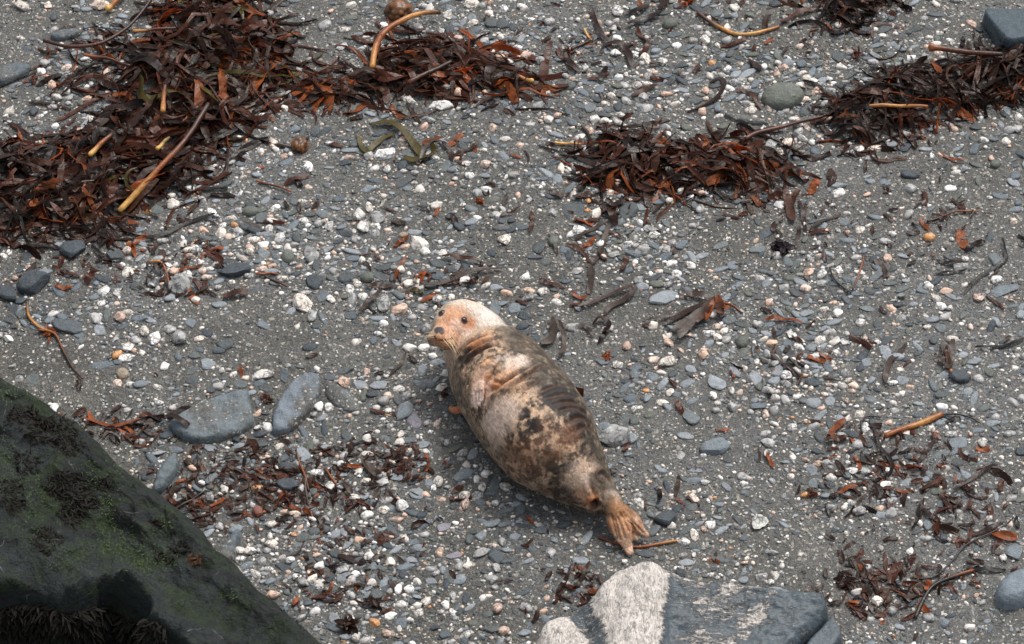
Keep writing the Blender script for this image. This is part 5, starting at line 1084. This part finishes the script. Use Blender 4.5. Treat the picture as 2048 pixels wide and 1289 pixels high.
# ---- weed and moss on the boulder
random.seed(55)
mw = NT('rock_weed'); mw.bsdf(mw.tone(False), .7, None, .2); M_WEED = mw.m
def on_boulder(px, py):
    h = BOULDER['bvh'].ray_cast(Vector(CAM), Vector(ray(px, py))); return None if h[0] is None else (np.array(h[0]), np.array(h[1]) if h[1][2] > 0 else -np.array(h[1]))
def boulder_weed(spots, label, tone, wpx=3.4, L=15, name='seaweed_tuft', kind=None):
    Vs, Fs, o_ = [], [], 0
    for (cx, cy, rx, ry, n) in spots:
        for _ in range(int(n*1.9)):
            aa, rr = random.uniform(0, 6.283), math.sqrt(random.random()); h = on_boulder(cx+rx*.85*rr*math.cos(aa), cy+ry*.85*rr*math.sin(aa))
            if h is None: continue
            p, nn = h; m = mpp(p); d = np.array([random.uniform(-.9, .9), random.uniform(-1, .7), random.uniform(-.5, .1)])+nn*random.uniform(.1, .45); d /= np.linalg.norm(d); l = L*m*random.uniform(.5, 1.2)
            side = np.array([random.uniform(-.4, .4), random.uniform(-.4, .4), -.25])*l
            C = np.array([p-nn*.002, p+d*l*.4, p+d*l*.75+side*.4, p+d*l+side]); v, q = ribbon(C, wpx*.5*m*np.array([.7, 1.1, .9, .3])*random.uniform(.6, 1.2), np.full(4, random.uniform(-.7, .7))); Vs.append(v); Fs.append(q+o_); o_ += len(v)
    if not Vs: return
    V = np.concatenate(Vs); c = V.mean(0); o = new_obj(name, mesh_np(name, V-c, np.concatenate(Fs), False), M_WEED, label=label, category='seaweed tuft', group='weed growing on the boulder'); o.location = c; o.color = (*(srgb(22, 19, 14)*random.uniform(.8, 1.2) if tone != 'red' else srgb(70, 44, 28)), 1)
    if kind: o['kind'] = kind
boulder_weed([(45, 835, 40, 24, 130), (100, 860, 60, 30, 200), (130, 890, 40, 24, 120)], 'large dark brown seaweed tuft high on the mossy boulder', 'dark')
boulder_weed([(130, 970, 40, 34, 180), (160, 1000, 40, 30, 150), (140, 1030, 30, 24, 90)], 'broad dark seaweed tuft in the middle of the mossy boulder', 'dark')
boulder_weed([(50, 925, 40, 22, 60)], 'small dark weed tuft near the boulder\'s left side', 'dark'); boulder_weed([(20, 990, 30, 40, 90)], 'dark weed tuft at the left frame edge on the boulder', 'dark'); boulder_weed([(90, 1080, 40, 30, 80)], 'thin dark weed patch low on the boulder\'s left', 'dark')
boulder_weed([(312, 1045, 14, 8, 30)], 'tiny weed tuft on the boulder\'s upper right face', 'dark', 4, 10); boulder_weed([(330, 1115, 30, 10, 40)], 'thin row of weed across the boulder\'s right face', 'brown', 4, 10); boulder_weed([(365, 1095, 26, 16, 40)], 'small weed tuft by the boulder\'s right edge', 'brown', 4, 11); boulder_weed([(215, 970, 16, 20, 40)], 'narrow weed tuft near the boulder\'s crest', 'brown', 4, 11); boulder_weed([(390, 1120, 18, 10, 24)], 'small brown weed sprig lowest on the boulder\'s edge', 'red', 4, 10)
boulder_weed([(60, 1240, 90, 40, 420), (190, 1250, 80, 40, 360), (290, 1262, 50, 30, 160)], 'dense dark weed filling the hollow at the boulder\'s foot', 'dark', 5, 26, kind='stuff')
MV, MF, o_, tot = [], [], 0, 0
for (cx, cy, rx, ry, n) in [(20, 780, 30, 24, 150), (10, 930, 30, 60, 260), (60, 980, 40, 40, 200), (200, 950, 40, 40, 160), (215, 1020, 24, 40, 200), (250, 1090, 70, 40, 420), (290, 1130, 60, 24, 260), (330, 1110, 30, 20, 120), (60, 1060, 60, 40, 200), (130, 1110, 60, 30, 200), (240, 930, 20, 16, 80), (460, 1190, 30, 20, 80), (330, 1050, 20, 20, 60)]:
    for _ in range(n):
        h = on_boulder(random.gauss(cx, rx*.55), random.gauss(cy, ry*.55))
        if h is None: continue
        p, nn = h; m = mpp(p); a = random.uniform(0, 6.28); d = nn*.7+np.array([math.cos(a), math.sin(a), -.2])*.8; l = random.uniform(3, 7)*m; sd = np.cross(d, nn); sd /= np.linalg.norm(sd)+1e-9; w_ = .9*m
        MV += [p-sd*w_, p+sd*w_, p+d*l]; MF.append([o_, o_+1, o_+2]); o_ += 3
mm = NT('moss'); mm.bsdf((.050, .085, .018), .7)
new_obj('moss', mesh_np('moss', np.array(MV), np.array(MF), False), mm.m, BOULDER['obj'], kind='stuff')

# ------------------------------------------------------------------ shells
def shell(px, py, a, b, label, ring):
    p, sa, sb, th = ellipse_ground(px, py, a, b, 20); n = 28; V, Q = [], []
    prof = [(.45, .02), (.62, .10), (.85, .42), (1.0, .50), (1.0, .42), (.8, .2), (.55, -.02), (.45, -.02)] if ring else [(.0, .02), (.45, .06), (.8, .16), (.97, .34), (1.0, .30), (.8, .08), (.4, -.02), (.0, -.04)]
    for i in range(n):
        t = 2*math.pi*i/n; k = 1+(.05 if ring else .12)*math.sin(3*t+1)+(.0 if ring else .06*math.sin(9*t))
        for r, z in prof: V.append((math.cos(t)*r*k*sa, math.sin(t)*r*k*sb, z*sb))
    m = len(prof)
    for i in range(n):
        for j in range(m if ring else m-1): Q.append([i*m+j, ((i+1) % n)*m+j, ((i+1) % n)*m+(j+1) % m, i*m+(j+1) % m])
    o = new_obj('shell', mesh_np('shell', V, np.array(Q)), M_QUARTZ, label=label, category='shell'); o.color = (*srgb(*((232, 228, 220) if ring else (190, 190, 184))), 1); o.location = p+np.array([0, 0, .008]); o.rotation_euler = (R(-14), 0, th); PLACED.append((p[0], p[1], sa, sa))
shell(1535.5, 910.5, 9, 7, 'small white ring-shaped limpet shell right of the squared slate block', True)
shell(1517.5, 1048, 17, 13, 'grey oyster shell half with pale rim on the right sand', False)

# ------------------------------------------------------------------ scattered shingle
LOW = [(700, 705, 110, 45, .85), (640, 380, 110, 45, .7), (1050, 430, 60, 45, .6), (1180, 790, 70, 60, .8), (1390, 900, 170, 70, .75), (1480, 1090, 190, 60, .65), (890, 900, 60, 80, .8), (940, 1030, 90, 60, .65), (960, 1180, 150, 70, .6), (30, 700, 70, 40, .75), (640, 130, 60, 110, .65), (780, 40, 200, 50, .4), (1100, 30, 90, 60, .55), (1480, 255, 110, 35, .7),
       (1760, 625, 90, 35, .7), (1960, 330, 70, 50, .5), (1600, 1000, 110, 60, .55), (1850, 700, 120, 60, .5), (1950, 950, 100, 100, .55), (1350, 700, 60, 40, .4), (820, 430, 110, 60, .55), (900, 380, 90, 40, .5), (470, 800, 60, 30, .6), (80, 60, 80, 60, .4), (560, 720, 70, 40, .4), (750, 470, 60, 30, .5), (330, 445, 60, 30, .6), (1500, 620, 70, 40, .5), (1680, 640, 50, 30, .6), (1130, 1000, 60, 60, .6), (1300, 940, 80, 40, .6), (1960, 640, 70, 40, .5), (1240, 120, 30, 30, .2), (1060, 300, 80, 50, .45), (1250, 580, 60, 30, .4)]
HIGH = [(560, 480, 140, 90, .8), (700, 600, 120, 50, .9), (250, 620, 170, 80, .9), (330, 690, 120, 50, .7), (1350, 530, 150, 60, .9), (1650, 580, 110, 80, 1.0), (1800, 420, 180, 70, .8), (1300, 160, 120, 60, .7), (1560, 110, 130, 80, 1.0), (1560, 160, 100, 60, .6), (150, 170, 100, 60, 1.0), (720, 1120, 110, 70, 1.0), (560, 900, 160, 60, .4), (1480, 680, 100, 60, .6), (1000, 480, 90, 60, .6), (1080, 320, 120, 50, .6), (880, 570, 100, 40, .8), (1700, 120, 90, 70, .8), (470, 530, 90, 60, .6), (1580, 760, 70, 50, .7), (800, 1180, 110, 90, .7), (640, 1150, 80, 80, .7), (120, 470, 90, 30, .5), (970, 90, 90, 30, .3), (450, 680, 90, 50, .5), (1280, 740, 60, 40, .5), (1480, 400, 120, 40, .5)]
def density(px, py):
    d = .52+0*px
    for x, y, rx, ry, a in HIGH: d = d+a*1.05*np.exp(-((px-x)/rx)**2-((py-y)/ry)**2)
    for x, y, rx, ry, a in LOW: d = d*(1-min(1, a*1.15)*np.exp(-((px-x)/rx)**2-((py-y)/ry)**2))
    return d
EXT = (np.array([-3.4, -2.9]), np.array([3.4, 3.3]))
def sample(n, seed, noise_s=3.0, lo=.05, frame_only=False, dpow=1.0):
    g = np.random.default_rng(seed); P = g.uniform(EXT[0], EXT[1], (n, 2)); q = proj(np.c_[P, np.zeros(n)])
    inf = (q[:, 0] > -60) & (q[:, 0] < W0+60) & (q[:, 1] > -60) & (q[:, 1] < H0+60)
    d = density(q[:, 0], q[:, 1])**dpow; P3 = np.c_[P, np.zeros(n)]; d = d*np.clip(.66+1.9*fbm(P3*noise_s, seed, 4), .05, 2.4)+lo; d = np.where(inf, d, .36)
    if frame_only: d = np.where(inf, d, 0)
    k = g.uniform(0, 1.5, n) < d; P, q = P[k], q[k]
    for pl, m in BLOCK:
        k = inside_dist(P, pl) < m if m > 0 else inside_dist(P, pl) < -m*-.3
        P, q = P[k], q[k]
    k = np.ones(len(P), bool)
    for c, r in zip(SEALXY[::2], SEALR[::2]): k &= ((P-c)**2).sum(1) > (r*.8)**2
    return P[k], q[k]
class Grid:
    def __init__(s, c): s.c = c; s.d = {}
    def add(s, x, y, r): s.d.setdefault((int(x//s.c), int(y//s.c)), []).append((x, y, r))
    def ok(s, x, y, r, f):
        i, j = int(x//s.c), int(y//s.c)
        for a in (i-1, i, i+1):
            for b in (j-1, j, j+1):
                for (u, v, t) in s.d.get((a, b), ()):
                    if (u-x)**2+(v-y)**2 < ((r+t)*f)**2: return False
        return True
GR = Grid(.09)
for (x, y, r, ra) in PLACED: GR.add(x, y, min(r, .085))
nS = sum(1 for o in bpy.data.objects if o.name.startswith('slate_pebble')); nQ = sum(1 for o in bpy.data.objects if o.name.startswith('quartz_pebble'))
random.seed(404)
items = []
P, q = sample(170000, 5, 2.1)
g = np.random.default_rng(8); rad = .0066*np.exp(g.exponential(.46, len(P))); rad = np.clip(rad, .005, .027); order = np.argsort(-rad)
PZ = ground_z(P[:, 0], P[:, 1]); PN = vnoise(np.c_[P*2.2, np.full(len(P), 3.3)], 12)*.18
for i in order:
    x, y = P[i]; r = rad[i]
    if not GR.ok(x, y, r, .72): continue
    GR.add(x, y, r); u = random.random()+PN[i]
    items.append((r, x, y, q[i], 'slate' if u < .55 else 'quartz', PZ[i]))
VS = {k: [stone_verts(k, 300+j, 2) for j in range(14)] for k in ('slate', 'quartz')}; VS1 = {k: [stone_verts(k, 500+j, 1, 4) for j in range(14)] for k in ('slate', 'quartz')}
acc = {k: ([], [], [], 0) for k in ('slate', 'quartz')}; cnt = {'slate': nS, 'quartz': nQ}
TS = ['slate']*8+['light']*4+['dark']*2+['olive']; TQ = ['quartz']*8+['grey']*7+['pink']*3
for (r, x, y, pq, kd, z0) in items:
    r *= 1.08 if kd == 'slate' else .98; el = random.uniform(1.2, 2.8) if kd == 'slate' else random.uniform(1.0, 1.7); sa, sb = r*math.sqrt(el), r/math.sqrt(el); tn = random.choice(TS if kd == 'slate' else TQ)
    if kd == 'quartz' and random.random() < .008: tn = 'orange'
    hz = sb*(random.uniform(.28, .5) if kd == 'slate' else random.uniform(.6, .85)); z = z0+hz*random.uniform(-.35, .40); c = tone_of(tn); th = random.uniform(0, 6.28) if random.random() < .4 else random.gauss(.25, .5)
    infr = 0 < pq[0] < W0 and 0 < pq[1] < H0
    if infr and cnt[kd] < 300:
        cnt[kd] += 1; o = bpy.data.objects.new('slate_pebble' if kd == 'slate' else 'quartz_pebble', stone_mesh(kd, random.randrange(9), 3)); COL.objects.link(o); o.color = (*c, 1)
        o.scale = (sa, sb, hz); o.location = (x, y, z); o.rotation_euler = (random.uniform(-.25, .25), random.uniform(-.25, .25), th)
        rt = el; shp = 'rounded' if rt < 1.35 else 'oval' if rt < 1.8 else 'long'
        register(o, f'small {shp} {WORDS[tn]} pebble', pq[0], pq[1], 'slate pebble' if kd == 'slate' else 'quartz pebble', 'slate stones on the sand' if kd == 'slate' else 'quartz stones on the sand'); continue
    V, F = (VS if r > .0095 else VS1)[kd][random.randrange(14)]
    ct, st = math.cos(th), math.sin(th); ta, tb = random.gauss(0, .15), random.gauss(0, .15); W_ = V*[sa, sb, hz]; W_[:, 2] += W_[:, 0]*ta+W_[:, 1]*tb
    W_ = np.stack([W_[:, 0]*ct-W_[:, 1]*st+x, W_[:, 0]*st+W_[:, 1]*ct+y, W_[:, 2]+z], 1)
    A = acc[kd]; A[0].append(W_); A[1].append(F+A[3]); A[2].append(np.repeat(c[None], len(V), 0)); acc[kd] = (A[0], A[1], A[2], A[3]+len(V))
for kd, nm, lb, mt in (('slate', 'slate_shingle', 'countless small blue-grey slate pebbles of the shingle', M_SLATE_A), ('quartz', 'quartz_shingle', 'countless small white quartz pebbles of the shingle', M_QUARTZ_A)):
    A = acc[kd]; new_obj(nm, mesh_np(nm, np.concatenate(A[0]), np.concatenate(A[1]), True, np.concatenate(A[2])), mt, kind='stuff', label=lb, category='shingle')
# grit: a few millimetres across
P, q = sample(130000, 17, 4.0, .10, dpow=.8)
n = len(P); g = np.random.default_rng(3); r = .0022*np.exp(g.exponential(.38, n)); r = np.clip(r, .002, .0068); OV, OF = OCT
S = np.stack([r*g.uniform(.8, 1.5, n), r*g.uniform(.7, 1.1, n), r*g.uniform(.5, .9, n)], 1); jit = 1+g.uniform(-.25, .25, (n, 6, 1)); V = OV[None]*S[:, None, :]*jit; th = g.uniform(0, 6.28, n); ct, st = np.cos(th)[:, None], np.sin(th)[:, None]
V = np.stack([V[..., 0]*ct-V[..., 1]*st+P[:, :1], V[..., 0]*st+V[..., 1]*ct+P[:, 1:2], V[..., 2]+(ground_z(P[:, 0], P[:, 1])+r*.25)[:, None]], 2).reshape(-1, 3); F = (OF[None]+(np.arange(n)*6)[:, None, None]).reshape(-1, 3)
pal = np.array([srgb(*c) for c in [(225, 218, 208), (205, 196, 184), (120, 128, 134), (90, 98, 104), (70, 74, 76), (150, 138, 122), (200, 166, 140), (100, 92, 82)]]); cc = pal[g.choice(8, n, p=[.11, .09, .2, .22, .17, .09, .03, .09])]*g.uniform(.8, 1.15, (n, 1))
new_obj('grit', mesh_np('grit', V, F, True, np.repeat(cc, 6, 0)), M_SLATE_A, kind='stuff', label='fine grit and stone chips strewn over the dark sand', category='grit')
finish_labels()
